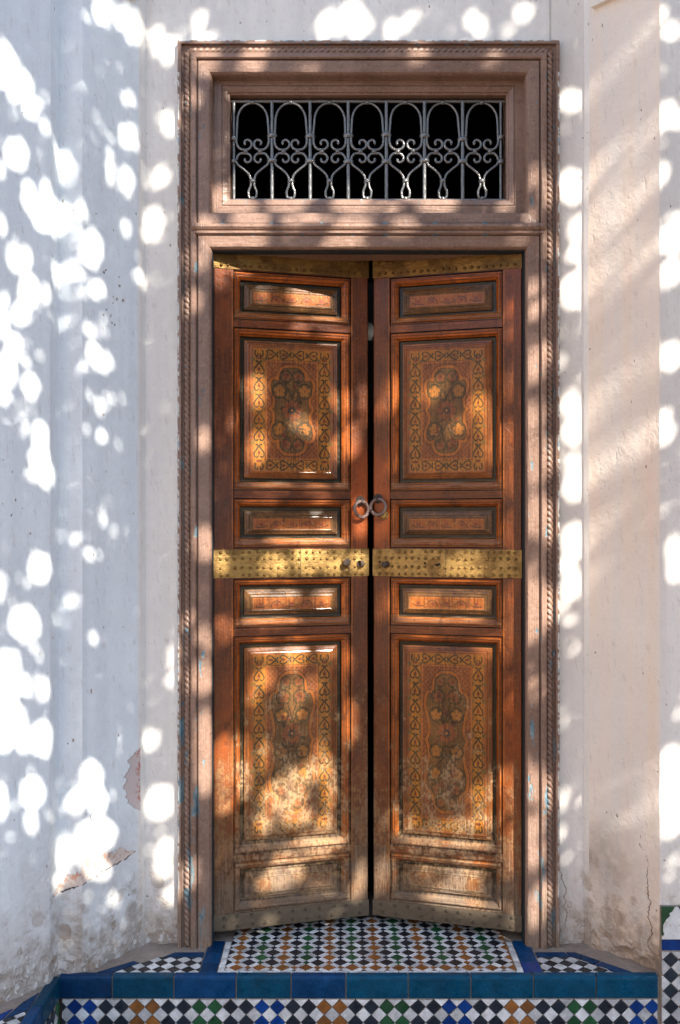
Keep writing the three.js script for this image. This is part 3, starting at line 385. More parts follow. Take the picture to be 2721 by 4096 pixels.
function buildLeaf(sg, name, label, hinge, phi, ku, seed, wearShift) {
  const T = leafTextures(seed, wearShift), w = LW * ku, rr = rng(seed + 5);
  const wood = phys({ map: T.map, bumpMap: T.bump, bumpScale: 0.0026, roughnessMap: T.gloss, roughness: 1, clearcoat: 0.34, clearcoatMap: T.gloss, clearcoatRoughness: 0.14, specularIntensity: 0.4 });
  const L = thing(name, label, 'door', [hinge[0], 0, hinge[1]]); L.rotation.y = sg * phi;
  const uv = (x, y, z) => [clamp((Math.abs(x) / ku + (z < -0.02 ? 0 : 0)) / LW, 0.002, 0.998), clamp((y - LY0) / (LY1 - LY0), 0.001, 0.999)];
  const X = (a, b) => sg > 0 ? [a * ku, b * ku] : [-b * ku, -a * ku];
  const bx = (u0, u1, y0, y1, z0, z1, b) => { const [x0, x1] = X(u0, u1), g = new Geo(uv); g.box(x0, x1, y0, y1, z0, z1, b); return g.build(); };
  obj('stile', bx(0, PU4[0][0], LY0, LY1, -0.045, 0, 0.0022), wood, L); obj('stile', bx(PU4[0][1], LW, LY0, LY1, -0.045, 0, 0.0035), wood, L);
  let top = LY1; for (const P of [...PANELS, null]) { const b = P ? P[0][0] : LY0; obj('rail', bx(PU4[0][0], PU4[0][1], b, top, -0.045, P && top < LY1 ? -0.0006 : -0.0004, 0.0012), wood, L); if (P) top = P[0][1]; }
  PANELS.forEach((P) => {
    const rc = (i, k = 0, m = 0) => { const [x0, x1] = X(PU4[i][0], PU4[i][1]); return [x0 + k, x1 - k, P[i][1] + m, P[i][0] - m]; }, mid = (a, b, t) => a.map((v, i) => lerp(v, b[i], t));
    const O = rc(0), Rc = rc(1), Ra = rc(2), Fi = rc(3), g = new Geo(uv);
    const pr = [[0, -0.001], [0.06, -0.006], [0.16, -0.006], [0.20, 0.001], [0.30, 0.0042], [0.42, 0.0042], [0.50, 0.001], [0.56, 0.0012], [0.72, -0.002], [0.88, -0.008], [0.97, -0.012], [1, -0.019]];
    for (let i = 0; i + 1 < pr.length; i++) g.ring(mid(O, Rc, pr[i][0]), pr[i][1], mid(O, Rc, pr[i + 1][0]), pr[i + 1][1]);
    g.ring(Rc, -0.019, mid(Rc, Ra, 0.94), -0.0195); const panel = obj('panel', g.build(), wood, L);
    const f = new Geo(uv), q = [[0, -0.019], [0.02, -0.012], [0.10, -0.0115], [0.14, -0.0090], [0.52, -0.0062], [0.56, -0.0078], [0.64, -0.0078], [0.68, -0.0045], [0.88, -0.0028], [1, -0.0036]]; const A = mid(Rc, Ra, 0.94);
    for (let i = 0; i + 1 < q.length; i++) f.ring(mid(A, Fi, q[i][0]), q[i][1], mid(A, Fi, q[i + 1][0]), q[i + 1][1]); f.face(Fi, -0.0036); obj('raised_field', f.build(), wood, panel);
  });
  // brass bands with studs
  const stud = new THREE.SphereGeometry(1, 10, 5, 0, 7, 0, Math.PI / 2); stud.rotateX(Math.PI / 2);
  const band = (y0, y1, mat, nm, rows, n, skip, bulge) => {
    const [x0, x1] = X(-0.001, LW + 0.002), U = (v) => [v[0] * 2.1 + seed, v[1] * 2.1], sheet = gridGeo(48, 10, (s, t) => { const x = lerp(x0, x1, s), y = lerp(y0, y1, t), e = Math.min(t, 1 - t); return [x, y + (t === 0 || t === 1 ? (ns(N2, x * 2.3 + seed, y) - 0.5) * 0.004 : 0), 0.0022 + 0.0016 * ns(N2, x * 1.9 + seed, y * 2) * smooth(e, 0, 0.2)]; }, U);
    const ed = new Geo((x, y, z) => [x * 2, (y + z) * 2]); ed.quad([x0, y0, -0.001], [x1, y0, -0.001], [x1, y0, 0.0026], [x0, y0, 0.0026]); ed.quad([x0, y1, 0.0026], [x1, y1, 0.0026], [x1, y1, -0.001], [x0, y1, -0.001]);
    const fx = sg > 0 ? x1 : x0; ed.quad([fx, y0, 0.0026], [fx, y0, -0.046], [fx, y1, -0.046], [fx, y1, 0.0026]);
    const Bm = obj(nm, mergeGeometries([sheet.toNonIndexed(), ed.build()]), mat, L);
    for (const y of rows) for (let k = 0; k < n; k++) { if (rr() < skip) continue; const u = lerp(0.010, LW - 0.010, (k + 0.5 + (rr() - 0.5) * 0.22) / n), [a] = X(u, u); const m = obj('stud', stud, mat, Bm); m.position.set(a, y + (rr() - 0.5) * 0.003, 0.0026); const s = bulge * (0.9 + rr() * 0.25); m.scale.set(s, s, s * 1.3); }
    if (mat !== oldBrass) { const [sxx] = X(LW * (sg > 0 ? 0.55 : 0.5), 0), g = new Geo(); g.box((sg > 0 ? sxx : -Math.abs(LW * 0.5 * ku)) - 0.0007, (sg > 0 ? sxx : -Math.abs(LW * 0.5 * ku)) + 0.0007, y0 + 0.001, y1 - 0.001, 0, 0.0046); obj('seam', g.build(), rusty, Bm); }
    return Bm; };
  const ub = (u) => X(u, u)[0];
  band(2.250, 2.316, shadedBrass, 'brass_band', [2.262, 2.303], 20, 0.05, 0.0056);
  const mb = band(1.212, 1.307, brass, 'brass_band', [1.221, 1.246, 1.276, 1.298], 21, 0.07, 0.0056);
  band(LY0 - 0.002, 0.085, oldBrass, 'kick_strip', [0.044, 0.074], 11, 0.05, 0.0052);
  // ring handle with its staple and back plate
  const hu = sg > 0 ? 0.508 : 0.522 / 1, hx = sg > 0 ? ub(0.5135) : ub(0.518), hy = sg > 0 ? 1.472 : 1.480;
  const rg = new THREE.TorusGeometry(0.0275, 0.0058, 12, 40); const ring = obj('ring_handle', rg, steel, L); ring.position.set(hx + (sg > 0 ? -0.004 : 0.002), hy - 0.0275, 0.019); ring.rotation.set(-0.12, sg > 0 ? 0.28 : -0.12, 0);
  const st = new THREE.TorusGeometry(0.0085, 0.0032, 8, 18); st.rotateY(Math.PI / 2); const sm = obj('staple', st, rusty, L); sm.position.set(hx - 0.002, hy, 0.013);
  const plate = new THREE.CylinderGeometry(0.016, 0.018, 0.004, 20); plate.rotateX(Math.PI / 2); obj('back_plate', plate, rusty, L).position.set(hx - 0.003, hy + 0.002, 0.001);
  if (sg > 0) {
    const hex = new THREE.CylinderGeometry(0.0115, 0.0135, 0.03, 7); hex.rotateX(Math.PI / 2); const h = obj('bolt_knob', hex, rusty, L); h.position.set(ub(0.458), 1.262, 0.017); h.rotation.y = -0.35;
    const rosette = new THREE.CylinderGeometry(0.016, 0.019, 0.007, 20); rosette.rotateX(Math.PI / 2); obj('rosette', rosette, brass, L).position.set(ub(0.46), 1.264, 0.005);
    const lp = new THREE.LatheGeometry([[0.0085, -0.007], [0.0115, -0.007], [0.0115, 0.007], [0.0085, 0.007], [0.0085, -0.007]].map((p) => new THREE.Vector2(...p)), 24); lp.rotateZ(Math.PI / 2); const q = obj('bolt_eye', lp, rusty, L); q.position.set(ub(0.509), 1.256, 0.013); q.rotation.y = 0.5;
    const wire = new THREE.TubeGeometry(new THREE.CatmullRomCurve3([[0.448, 1.252, 0.02], [0.442, 1.240, 0.012], [0.452, 1.229, 0.008], [0.468, 1.231, 0.007], [0.470, 1.242, 0.008], [0.46, 1.248, 0.016]].map((p) => new THREE.Vector3(ub(p[0]), p[1], p[2]))), 30, 0.0011, 6); obj('wire', wire, rusty, L);
    const lk = new THREE.TorusGeometry(0.006, 0.0014, 6, 14); const l = obj('wire_link', lk, rusty, L); l.position.set(hx + 0.028, hy - 0.03, 0.03); l.rotation.set(1.2, 0.3, 0.4);
  } else {
    const stub = new THREE.LatheGeometry([[0.0001, 0.024], [0.006, 0.024], [0.0105, 0.022], [0.0115, 0.0], [0.0001, 0.0]].map((p) => new THREE.Vector2(...p)), 8); stub.rotateX(Math.PI / 2); const s = obj('bolt_stub', stub, rusty, L); s.position.set(ub(0.487), 1.253, 0.002); s.rotation.y = -0.3;
    const kn = new THREE.SphereGeometry(0.0135, 20, 14); kn.scale(1, 1, 0.62); obj('knob', kn, brass, L).position.set(ub(0.5), 1.424, 0.011); const kr = new THREE.CylinderGeometry(0.016, 0.017, 0.004, 24); kr.rotateX(Math.PI / 2); obj('rosette', kr, brass, L).position.set(ub(0.5), 1.424, 0.002);
    const hole = new THREE.CylinderGeometry(0.004, 0.004, 0.002, 14); hole.rotateX(Math.PI / 2); obj('keyhole', hole, black, mb).position.set(ub(0.514), 1.262, 0.0034); obj('keyhole', hole, black, mb).position.set(ub(0.345), 1.259, 0.0034);
    const tear = new Geo(); tear.prism([[-0.016, 0.0015], [-0.006, -0.003], [0.005, -0.007], [0.009, 0.001], [0.006, 0.007], [-0.004, 0.003]], 0, 0.0044, 0.0006); obj('torn_hole', tear.build(), black, mb).position.set(ub(0.298), 1.253, 0);
  }
  return L;
}
buildLeaf(1, 'door_leaf', 'left wooden door leaf, carved painted panels, the more faded and worn foot', [-0.516, -0.05], 15.4 * Math.PI / 180, 1, 41, 0.0);
buildLeaf(-1, 'door_leaf', 'right wooden door leaf, carved painted panels, with a round brass knob below its ring', [0.513, -0.05], 16.4 * Math.PI / 180, 0.949, 62, 0.13);
// ---------------------------------------------------------------- zellij doorstep
const glaze = dataTex(256, 256, (x, y) => { const a = ns(N1, x, y), m = ns(N2, x * 2, y * 2), s = smooth(ns(N2, x * 3, y * 3), 0.86, 0.92); const v = 225 + (a - 0.5) * 50 + (m - 0.5) * 26; return mixc([v, v, v], [190, 176, 160], s * 0.8); }, true);
const glazeBump = dataTex(256, 256, (x, y) => { const v = 255 * (0.6 * ns(N1, x, y) + 0.4 * ns(N2, x, y)); return [v, v, v]; }, false);
const glazeRough = dataTex(256, 256, (x, y) => { const v = 255 * clamp(0.22 + 0.35 * ns(N1, x * 1.0 + 0.3, y) + smooth(ns(N2, x * 2, y * 2), 0.7, 0.9) * 0.4); return [0, v, 0]; }, false);
const tileMat = (r, g, b) => { const list = []; for (let i = 0; i < 4; i++) { const k = 0.74 + 0.14 * i; list.push(phys({ color: lin(r * k, g * k, b * k), map: glaze, bumpMap: glazeBump, bumpScale: 0.0012, roughness: 1, roughnessMap: glazeRough, specularIntensity: r < 0.011 ? 0.4 : 0.9 })); } return list; };
const T_WHITE = tileMat(0.80, 0.80, 0.79), T_BLACK = tileMat(0.022, 0.023, 0.030), T_ORANGE = tileMat(0.33, 0.125, 0.028), T_GREEN = tileMat(0.018, 0.105, 0.038), T_BLUE = tileMat(0.006, 0.055, 0.27), T_NAVY = tileMat(0.002, 0.052, 0.155), T_PETROL = tileMat(0.0006, 0.068, 0.138), T_INK = tileMat(0.016, 0.026, 0.042);
const TR = rng(404), pick = (m) => m[Math.floor(TR() * m.length)];
const mortarMap = dataTex(256, 256, (x, y) => { const a = ns(N1, x, y), m = ns(N2, x * 3, y * 3); return mixc([168, 152, 138], [122, 108, 96], a * 0.6 + m * 0.4); }, true);
const mortar = phys({ map: mortarMap, bumpMap: glazeBump, bumpScale: 0.004, roughness: 0.95 });
// convex clip of polygon by half-planes of another convex polygon (both counter-clockwise)
function clip(poly, region) { let out = poly; for (let i = 0; i < region.length && out.length; i++) { const a = region[i], b = region[(i + 1) % region.length], s = (p) => (b[0] - a[0]) * (p[1] - a[1]) - (b[1] - a[1]) * (p[0] - a[0]), n = []; for (let k = 0; k < out.length; k++) { const p = out[k], q = out[(k + 1) % out.length], sp = s(p), sq = s(q); if (sp >= 0) n.push(p); if (sp * sq < 0) { const t = sp / (sp - sq); n.push([lerp(p[0], q[0], t), lerp(p[1], q[1], t)]); } } out = n; } return out; }
const area = (p) => { let s = 0; for (let i = 0; i < p.length; i++) { const a = p[i], b = p[(i + 1) % p.length]; s += a[0] * b[1] - a[1] * b[0]; } return s / 2; };
const shrink = (poly, j) => { const n = poly.length, out = []; for (let i = 0; i < n; i++) { const p = poly[(i + n - 1) % n], c = poly[i], q = poly[(i + 1) % n]; const e1 = [c[0] - p[0], c[1] - p[1]], e2 = [q[0] - c[0], q[1] - c[1]], l1 = Math.hypot(...e1), l2 = Math.hypot(...e2); if (l1 < 1e-5 || l2 < 1e-5) { out.push(c); continue; } const n1 = [-e1[1] / l1, e1[0] / l1], n2 = [-e2[1] / l2, e2[0] / l2], k = 1 + n1[0] * n2[0] + n1[1] * n2[1]; out.push([c[0] + (n1[0] + n2[0]) / Math.max(k, 0.35) * j, c[1] + (n1[1] + n2[1]) / Math.max(k, 0.35) * j]); } return out; };
// one tile: polygon in its own plane; place() turns (x, y, height) into the world
function tile(name, poly, mats, parent, turn, at, o = {}) {
  const p = shrink(poly, o.joint ?? 0.0009); if (p.length < 3 || area(p) < 1.5e-5) return null;
  const cx = p.reduce((s, v) => s + v[0], 0) / p.length, cy = p.reduce((s, v) => s + v[1], 0) / p.length, ou = TR(), ov = TR();
  const g = new Geo((x, y) => [x * 6 + ou, y * 6 + ov]); g.prism(p.map((v) => [v[0] - cx + (TR() - 0.5) * (o.wob ?? 0.0012), v[1] - cy + (TR() - 0.5) * (o.wob ?? 0.0012)]), -0.006, 0, o.bevel ?? 0.0009);
  const m = obj(name, g.build(), pick(mats), parent); const h = (TR() - 0.5) * 0.0012; m.position.set(...at(cx, cy, h)); m.rotation.set(turn[0] + (TR() - 0.5) * 0.03, turn[1] + (TR() - 0.5) * 0.03, turn[2]); return m;
}
const FLAT = [-Math.PI / 2, 0, 0], flatAt = (y) => (x, v, h) => [x, y + h, -v];   // (x, -z) plane
const UPRIGHT = [0, 0, 0], wallAt = (z) => (x, y, h) => [x, y, z + h];
const step = thing('tiled_doorstep', 'raised doorstep of coloured mosaic tiles with a blue glazed edge below the door', 'doorstep');
const Rct = (x0, x1, y0, y1) => [[x0, y0], [x1, y0], [x1, y1], [x0, y1]];
{
  const body = new Geo((x, y, z) => [x * 2 + y, z * 2 + y]);
  const zF = 0.2045, xl = -0.951;
  // mortar bed: flat deck and the upright front, plus the ledge along the left wall
  const deck = gridGeo(90, 40, (s, t) => { const x = lerp(-1.0, 0.93, s), z = lerp(0.2045, -0.5, t); const e = smooth(Math.abs(x), 0.55, 0.75) * smooth(z, 0.12, 0.0); return [x, -0.0042 + e * 0.012 * ns(N2, x * 1.5, z * 1.5), z]; }, (v) => [v[0] * 2, v[2] * 2]);
  const deckPart = obj('mortar_bed', deck, mortar, step);
  body.quad([xl, -0.3, zF], [0.893, -0.3, zF], [0.893, -0.0042, zF], [xl, -0.0042, zF]);
  body.quad([-0.962, -0.3, 0.95], [-0.962, -0.3, zF], [-0.962, -0.0042, zF], [-0.962, -0.0042, 0.95]);
  body.quad([-0.962, -0.0042, 0.95], [-0.962, -0.0042, zF], [-1.75, -0.0042, zF], [-1.75, -0.0042, 0.95]);
  const front = obj('mortar_front', body.build(), mortar, step);
  // deck tiles ------------------------------------------------------------
  const deckM = (n, poly, mats, o) => tile(n, poly, mats, deckPart, FLAT, flatAt(0), o);
  const joints = [-0.960, -0.796, -0.606, -0.414, -0.245, -0.076, 0.116, 0.309, 0.502, 0.695, 0.886];
  for (let i = 0; i + 1 < joints.length; i++) {
    const a = joints[i], b = joints[i + 1], left = i === 0, mats = i === 0 || i === 4 ? T_NAVY : T_PETROL;
    // edging tile: rounded nose, its top and its face in one piece
    const A = a + 0.0022, Bq = b - 0.0022, ou = TR(), g = new Geo((x, y, z) => [x * 4 + ou, (y - z) * 4 + ou]);
    const pr = [[0.183, -0.004], [0.183, 0.0004], [0.186, 0.001], [0.203, 0.001], [0.2075, -0.0005], [0.2102, -0.0045], [0.211, -0.010], [0.2113, -0.064], [0.2105, -0.0668], [0.204, -0.0675]];
    for (let k = 0; k + 1 < pr.length; k++) { const [z0, y0] = pr[k], [z1, y1] = pr[k + 1], xa = left ? a + 0.0016 - (z0 < 0.2 ? 0 : 0) : A; g.quad([xa, y0, z0], [xa, y1, z1], [Bq, y1, z1], [Bq, y0, z0]); }
    for (const [x, s] of [[A, 0], [Bq, 1]]) for (let k = 1; k + 1 < pr.length; k++) { const q = [[x, pr[0][1], pr[0][0]], [x, pr[k][1], pr[k][0]], [x, pr[k + 1][1], pr[k + 1][0]]]; s ? g.tri(...q) : g.tri(q[0], q[2], q[1]); }
    const m = obj('edge_tile', g.build(), TR() < 0.3 ? pick(T_NAVY) : pick(mats), front); m.position.y = (TR() - 0.5) * 0.001; m.rotation.z = (TR() - 0.5) * 0.003;
  }
  // row of small white tiles, white side columns, blue side columns
  for (let x = -0.476, k = 0; x < 0.476; k++) { const w = k % 9 === 1 ? 0.027 : 0.0425, x1 = Math.min(0.478, x + w); deckM('border_tile', Rct(x, x1, -0.1815, -0.170), T_WHITE, { wob: 0.0008 }); x = x1; }
  for (const [a, b] of [[-0.4755, -0.455], [0.458, 0.4785]]) for (let z = 0.169; z > -0.02; z -= 0.0235) deckM('border_tile', Rct(a, b, -z, -z + 0.0235), T_WHITE, { wob: 0.0008 });
  for (const [a, b] of [[-0.532, -0.477], [0.480, 0.536]]) for (const [z1, z0, m] of [[0.1815, 0.112, T_NAVY], [0.112, 0.040, T_NAVY], [0.040, -0.05, T_NAVY]]) deckM('border_tile', Rct(a, b, -z1, -z0), a > 0 && z1 > 0.15 ? T_BLUE : m);
  // centre: rotated grid of wide and narrow strips
  const reg = Rct(-0.454, 0.457, -0.1695, 0.26), h = 0.0365, a = 0.0340, b = 2 * h / Math.SQRT2 - a, cA = a / 2, cB = b / 2, q = Math.SQRT1_2;
  const rot = (s, t) => [(s - t) * q, (s + t) * q], x00 = -0.4535 + h * 0.9, y00 = -0.1695 + h * 0.62;
  const cell = (s0, s1, t0, t1) => [[s0, t0], [s1, t0], [s1, t1], [s0, t1]].map(([s, t]) => { const v = rot(s, t); return [v[0] + x00, v[1] + y00]; });
  const per = a + b;
  for (let i = -22; i < 40; i++) for (let j = -28; j < 30; j++) {
    const S = i * per, Tt = j * per, ctr = rot(S, Tt), X = ctr[0] + x00, Y = ctr[1] + y00; if (X < -0.56 || X > 0.56 || Y < -0.26 || Y > 0.3) continue;
    const col = Math.round((X - x00) / h), row = Math.round((Y - y00) / h), last = Math.round((0.457 - x00 - 0.02) / h);
    const colour = (c, rw) => { const rw2 = Math.round(rw); if (rw2 % 2 !== 0) return c % 2 ? T_BLACK : T_BLACK; if (rw2 === 0) return T_ORANGE; return ((c / 2) % 2 === 0) ? T_ORANGE : T_GREEN; };
    const put = (poly, mats) => { const c = clip(poly, reg); if (c.length > 2) deckM('mosaic_tile', c, mats, { joint: 0.0008, wob: 0.0024 }); };
    put(cell(S - cA, S + cA, Tt - cA, Tt + cA), colour(Math.abs(col), Math.abs(row)));                       // large square
    const sX = Math.round((rot(S + per / 2, Tt + per / 2)[0]) / h), sY = Math.round(rot(S + per / 2, Tt + per / 2)[1] / h), oddCol = Math.abs(sX) % 2 === 1;
    put(cell(S + cA, S + cA + b, Tt + cA, Tt + cA + b), oddCol ? (Math.abs(sY) === 0 ? T_ORANGE : T_INK) : ((Math.abs(sX) / 2) % 2 === 0 ? T_ORANGE : T_GREEN)); // small square
    put(cell(S + cA, S + cA + b, Tt - cA, Tt + cA), T_WHITE); put(cell(S - cA, S + cA, Tt + cA, Tt + cA + b), T_WHITE);
  }
  // chequered corners with their blue borders
  const checker = (region, par, at, turn, d, x0, y0, dark, light, opts) => { for (let i = -90; i <= 90; i++) for (let j = -40; j <= 40; j++) { const X = x0 + i * d / 2, Y = y0 + j * d / 2; if ((i + j) % 2) continue; const white = Math.abs(i) % 2 === 1; const c = clip([[X, Y - d / 2], [X + d / 2, Y], [X, Y + d / 2], [X - d / 2, Y]], region); if (c.length > 2 && area(c) > 4e-5) tile('mosaic_tile', c, white ? light : dark(i, j), par, turn, at, opts); } };
  const cornL = [[-0.800, -0.1815], [-0.534, -0.1815], [-0.534, -0.074], [-0.680, -0.074]], cornR = [[0.538, -0.1815], [0.765, -0.1815], [0.655, -0.074], [0.538, -0.074]];
  checker(cornL, deckPart, flatAt(0), FLAT, 0.0455, -0.57, -0.16, () => T_BLACK, T_WHITE); checker(cornR, deckPart, flatAt(0), FLAT, 0.048, 0.575, -0.165, () => T_BLACK, T_WHITE);
  deckM('border_tile', [[-0.668, -0.072], [-0.534, -0.072], [-0.534, -0.036], [-0.634, -0.036]], T_NAVY); deckM('border_tile', [[-0.724, -0.112], [-0.683, -0.074], [-0.668, -0.072], [-0.645, -0.045], [-0.69, -0.055]].slice(0, 4), T_NAVY);
  deckM('border_tile', [[-0.850, -0.1815], [-0.803, -0.1815], [-0.728, -0.113], [-0.752, -0.096]], T_NAVY);
  deckM('border_tile', [[0.540, -0.072], [0.650, -0.072], [0.638, -0.036], [0.540, -0.036]], T_NAVY); deckM('border_tile', [[0.653, -0.072], [0.662, -0.074], [0.712, -0.124], [0.735, -0.1], [0.67, -0.036], [0.641, -0.036]], T_NAVY);
  deckM('border_tile', [[0.7145, -0.126], [0.769, -0.1815], [0.815, -0.1815], [0.737, -0.102]], T_NAVY);
  // left ledge: blue edge running forwards, chequer inside it
  for (let k = 0; k < 4; k++) { const z0 = 0.2125 + k * 0.185, z1 = z0 + 0.182, ou = TR(), g = new Geo((x, y, z) => [z * 4 + ou, (y + x) * 4 + ou]); const pr = [[-0.985, -0.004], [-0.985, 0.0006], [-0.962, 0.001], [-0.9575, -0.0008], [-0.9555, -0.0045], [-0.955, -0.010], [-0.9548, -0.064], [-0.957, -0.0675]]; for (let i = 0; i + 1 < pr.length; i++) g.quad([pr[i][0] + (k ? 0 : 0), pr[i][1], z0], [pr[i][0], pr[i][1], z1], [pr[i + 1][0], pr[i + 1][1], z1], [pr[i + 1][0], pr[i + 1][1], z0]); for (let i = 1; i + 1 < pr.length; i++) g.tri([pr[0][0], pr[0][1], z1], [pr[i][0], pr[i][1], z1], [pr[i + 1][0], pr[i + 1][1], z1]); obj('edge_tile', g.build(), pick(k ? T_NAVY : T_PETROL), front); }
  const ledge = [[-0.988, -0.42], [-0.988, -0.9], [-1.36, -0.9], [-1.045, -0.48]]; // clockwise seen from above -> reversed below
  checker(ledge.slice().reverse(), front, flatAt(0), FLAT, 0.047, -1.03, -0.56, () => T_BLACK, T_WHITE);
  deckM('border_tile', [[-0.988, -0.418], [-1.043, -0.475], [-1.02, -0.37], [-0.99, -0.31]].reverse(), T_NAVY); deckM('border_tile', [[-1.048, -0.482], [-1.19, -0.672], [-1.155, -0.56], [-1.035, -0.41]].reverse(), T_BLUE);
  // front mosaic of diamonds under the edge
  const d = 0.0481, r0 = Rct(-0.9515, 0.884, -0.29, -0.0705), fa = wallAt(0.2108), x0 = -0.0942 + (298 - 1360.5) * 3.04 / 3949 - d;
  const seq = (i) => { const k = ((i % 12) + 12) % 12; return [T_INK, T_INK, T_BLUE, T_BLUE, T_INK, T_INK, T_ORANGE, T_ORANGE, T_INK, T_INK, T_GREEN, T_GREEN][(k + 1) % 12]; };
  checker(r0, front, fa, UPRIGHT, d, x0, -0.0705 - 0.024, (i) => seq(i / 2), T_WHITE, { wob: 0.002, joint: 0.0011 });
  const r1 = Rct(0.2, 0.75, -0.29, -0.0705); // side of the ledge (z, y)
  for (let i = 0; i < 14; i++) for (let j = 0; j < 10; j++) { if ((i + j) % 2) continue; const Z = 0.225 + i * d / 2, Y = -0.094 - j * d / 2, c = clip([[Z, Y - d / 2], [Z + d / 2, Y], [Z, Y + d / 2], [Z - d / 2, Y]], r1); if (c.length > 2 && area(c) > 1e-4) tile('mosaic_tile', c.map((v) => [-v[0], v[1]]).reverse(), i % 2 ? T_WHITE : (i % 6 ? T_INK : T_GREEN), front, [0, Math.PI / 2, 0], (x, y, hh) => [-0.957 + hh, y, -x]); }
}
// ---------------------------------------------------------------- tiled dado on the right wall (part of the wall)
{
  const g = new Geo((x, y) => [x * 2, y * 2]); g.box(0.8935, 2.6, -0.3, 0.216, 0.15, 0.2085); const dado = obj('tile_dado', g.build(), mortar, wall);
  const at = wallAt(0.2135), X0 = 0.8955, put = (n, p, m, o) => tile(n, p, m, dado, UPRIGHT, at, o), W = 0.094;
  put('dado_tile', Rct(X0, X0 + 0.15, 0.080, 0.1135), T_BLUE); put('dado_tile', Rct(X0 + 0.151, X0 + 0.3, 0.080, 0.1135), T_BLUE);
  // merlons: white stepped shapes between green and dark grounds, cut as prisms side by side
  const half = [[0.000, 0.0], [0.0445, 0.0], [0.0445, 0.006], [0.038, 0.014], [0.0415, 0.026], [0.041, 0.044], [0.031, 0.062], [0.020, 0.072], [0.0225, 0.080], [0.0125, 0.086], [0.0095, 0.092], [0.006, 0.099], [0, 0.1005]];
  const y0 = 0.1155;
  const shapePart = (name, pts, mats) => { const s = new THREE.Shape(); pts.forEach((p, i) => i ? s.lineTo(...p) : s.moveTo(...p)); const e = new THREE.ExtrudeGeometry(s, { depth: 0.005, bevelEnabled: true, bevelThickness: 0.0007, bevelSize: 0.0006, bevelOffset: -0.0006, bevelSegments: 1 }); const m = obj(name, e, pick(mats), dado); m.position.z = 0.2085; };
  for (let k = 0; k < 3; k++) {
    const c = X0 + 0.046 + k * W, L = half.map(([x, y]) => [c - x, y0 + y]), Rr = half.map(([x, y]) => [c + x, y0 + y]);
    shapePart('merlon_tile', Rr.concat(L.slice(1, -1).reverse()), T_WHITE);
    const gap = 0.0016, next = c + W;
    if (k === 0) shapePart('ground_tile', [[X0, y0 + 0.012], ...half.slice(3).map(([x, y]) => [c - x - gap, y0 + y]), [X0, y0 + 0.1005]], T_GREEN);
    shapePart('ground_tile', [...half.slice(3).map(([x, y]) => [c + x + gap, y0 + y]), ...half.slice(3).reverse().map(([x, y]) => [next - x - gap, y0 + y])], k % 2 ? T_GREEN : T_INK);
  }
  const d = 0.0481, reg = Rct(X0, X0 + 0.3, -0.3, 0.078);
  for (let i = -1; i < 14; i++) for (let j = -1; j < 18; j++) { if ((i + j) % 2) continue; const X = X0 + 0.0285 + i * d / 2, Y = 0.052 - j * d / 2, c = clip([[X, Y - d / 2], [X + d / 2, Y], [X, Y + d / 2], [X - d / 2, Y]], reg); if (c.length > 2 && area(c) > 5e-5) put('dado_tile', c, i % 2 ? T_WHITE : ((i / 2) % 2 && (j % 4) ? T_ORANGE : T_INK), { wob: 0.0016, joint: 0.001 }); }
}
// ---------------------------------------------------------------- courtyard ground
{
  const gm = phys({ color: lin(0.33, 0.235, 0.165), roughness: 0.9, map: mortarMap });
  const g = new Geo((x, y, z) => [x, z]); g.quad([-60, -0.2, 60], [60, -0.2, 60], [60, -0.2, -6], [-60, -0.2, -6]); const o = obj('ground', g.build(), gm, scene, 'structure');
}
{
  // unseen ochre wall, added to throw warm bounce light on the right splay
  const cm = phys({ color: lin(0.52, 0.36, 0.255), roughness: 0.92, bumpMap: glazeBump, bumpScale: 0.01 });
  const g = new Geo((x, y, z) => [z * 0.5, y * 0.5]); g.box(-3.6, -3.3, -0.2, 3.4, 1.6, 11, 0.02); g.box(-3.66, -3.24, 3.4, 3.52, 1.54, 11.06, 0.02);
  const w = thing('bounce_wall', 'unseen ochre wall added on the left to bounce warm light', 'bounce wall'); obj('wall_body', g.build(), cm, w);
}
// ---------------------------------------------------------------- citrus tree over the courtyard: its crown shades the wall, the gaps let sun through
// gaps are written where the light comes out on the plane of the door wall: [x, y, half width, slant, half height] in metres
const GAPS_A = [[-.938,2.9,.036,.033,.03], [-.901,2.953,.018,.016,.012], [-.842,2.964,.038,.035,.034], [-.956,2.868,.017,.016,.012], [-.789,2.963,.031,.028,.029], [-.868,2.922,.014,.012,.012], [-.812,3.025,.014,.013,.009], [-.547,3.076,.02,0,.034], [-.55,3.019,.013,0,.021], [-.653,2.982,.021,0,.053], [-.69,3.055,.01,0,.008], [-.634,2.992,.011,0,.024], [-1.323,2.411,.043,.037,.056], [-1.347,2.368,.03,.026,.032], [-1.256,2.417,.031,.027,.043], [-1.299,2.348,.015,.012,.017], [-1.283,2.193,.042,.034,.045], [-1.094,2.352,.026,.002,.03], [-1.234,2.109,.024,.019,.043], [-1.16,2.176,.026,.02,.034], [-1.167,2.104,.059,.045,.053], [-1.094,2.174,.033,.003,.045], [-1.025,2.212,.018,.001,.03], [-1.344,1.941,.018,.014,.028], [-.82,2.605,.037,.031,.034], [-.816,2.552,.014,.011,.009], [-.938,2.528,.008,.007,.015], [-.901,2.421,.016,.013,.036], [-.82,2.461,.032,.026,.039], [-.901,2.487,.011,.009,.018], [-.698,2.786,.008,0,.014], [-.639,2.723,.019,0,.021], [-.7,2.411,.029,0,.048], [-.687,2.369,.016,0,.021]];
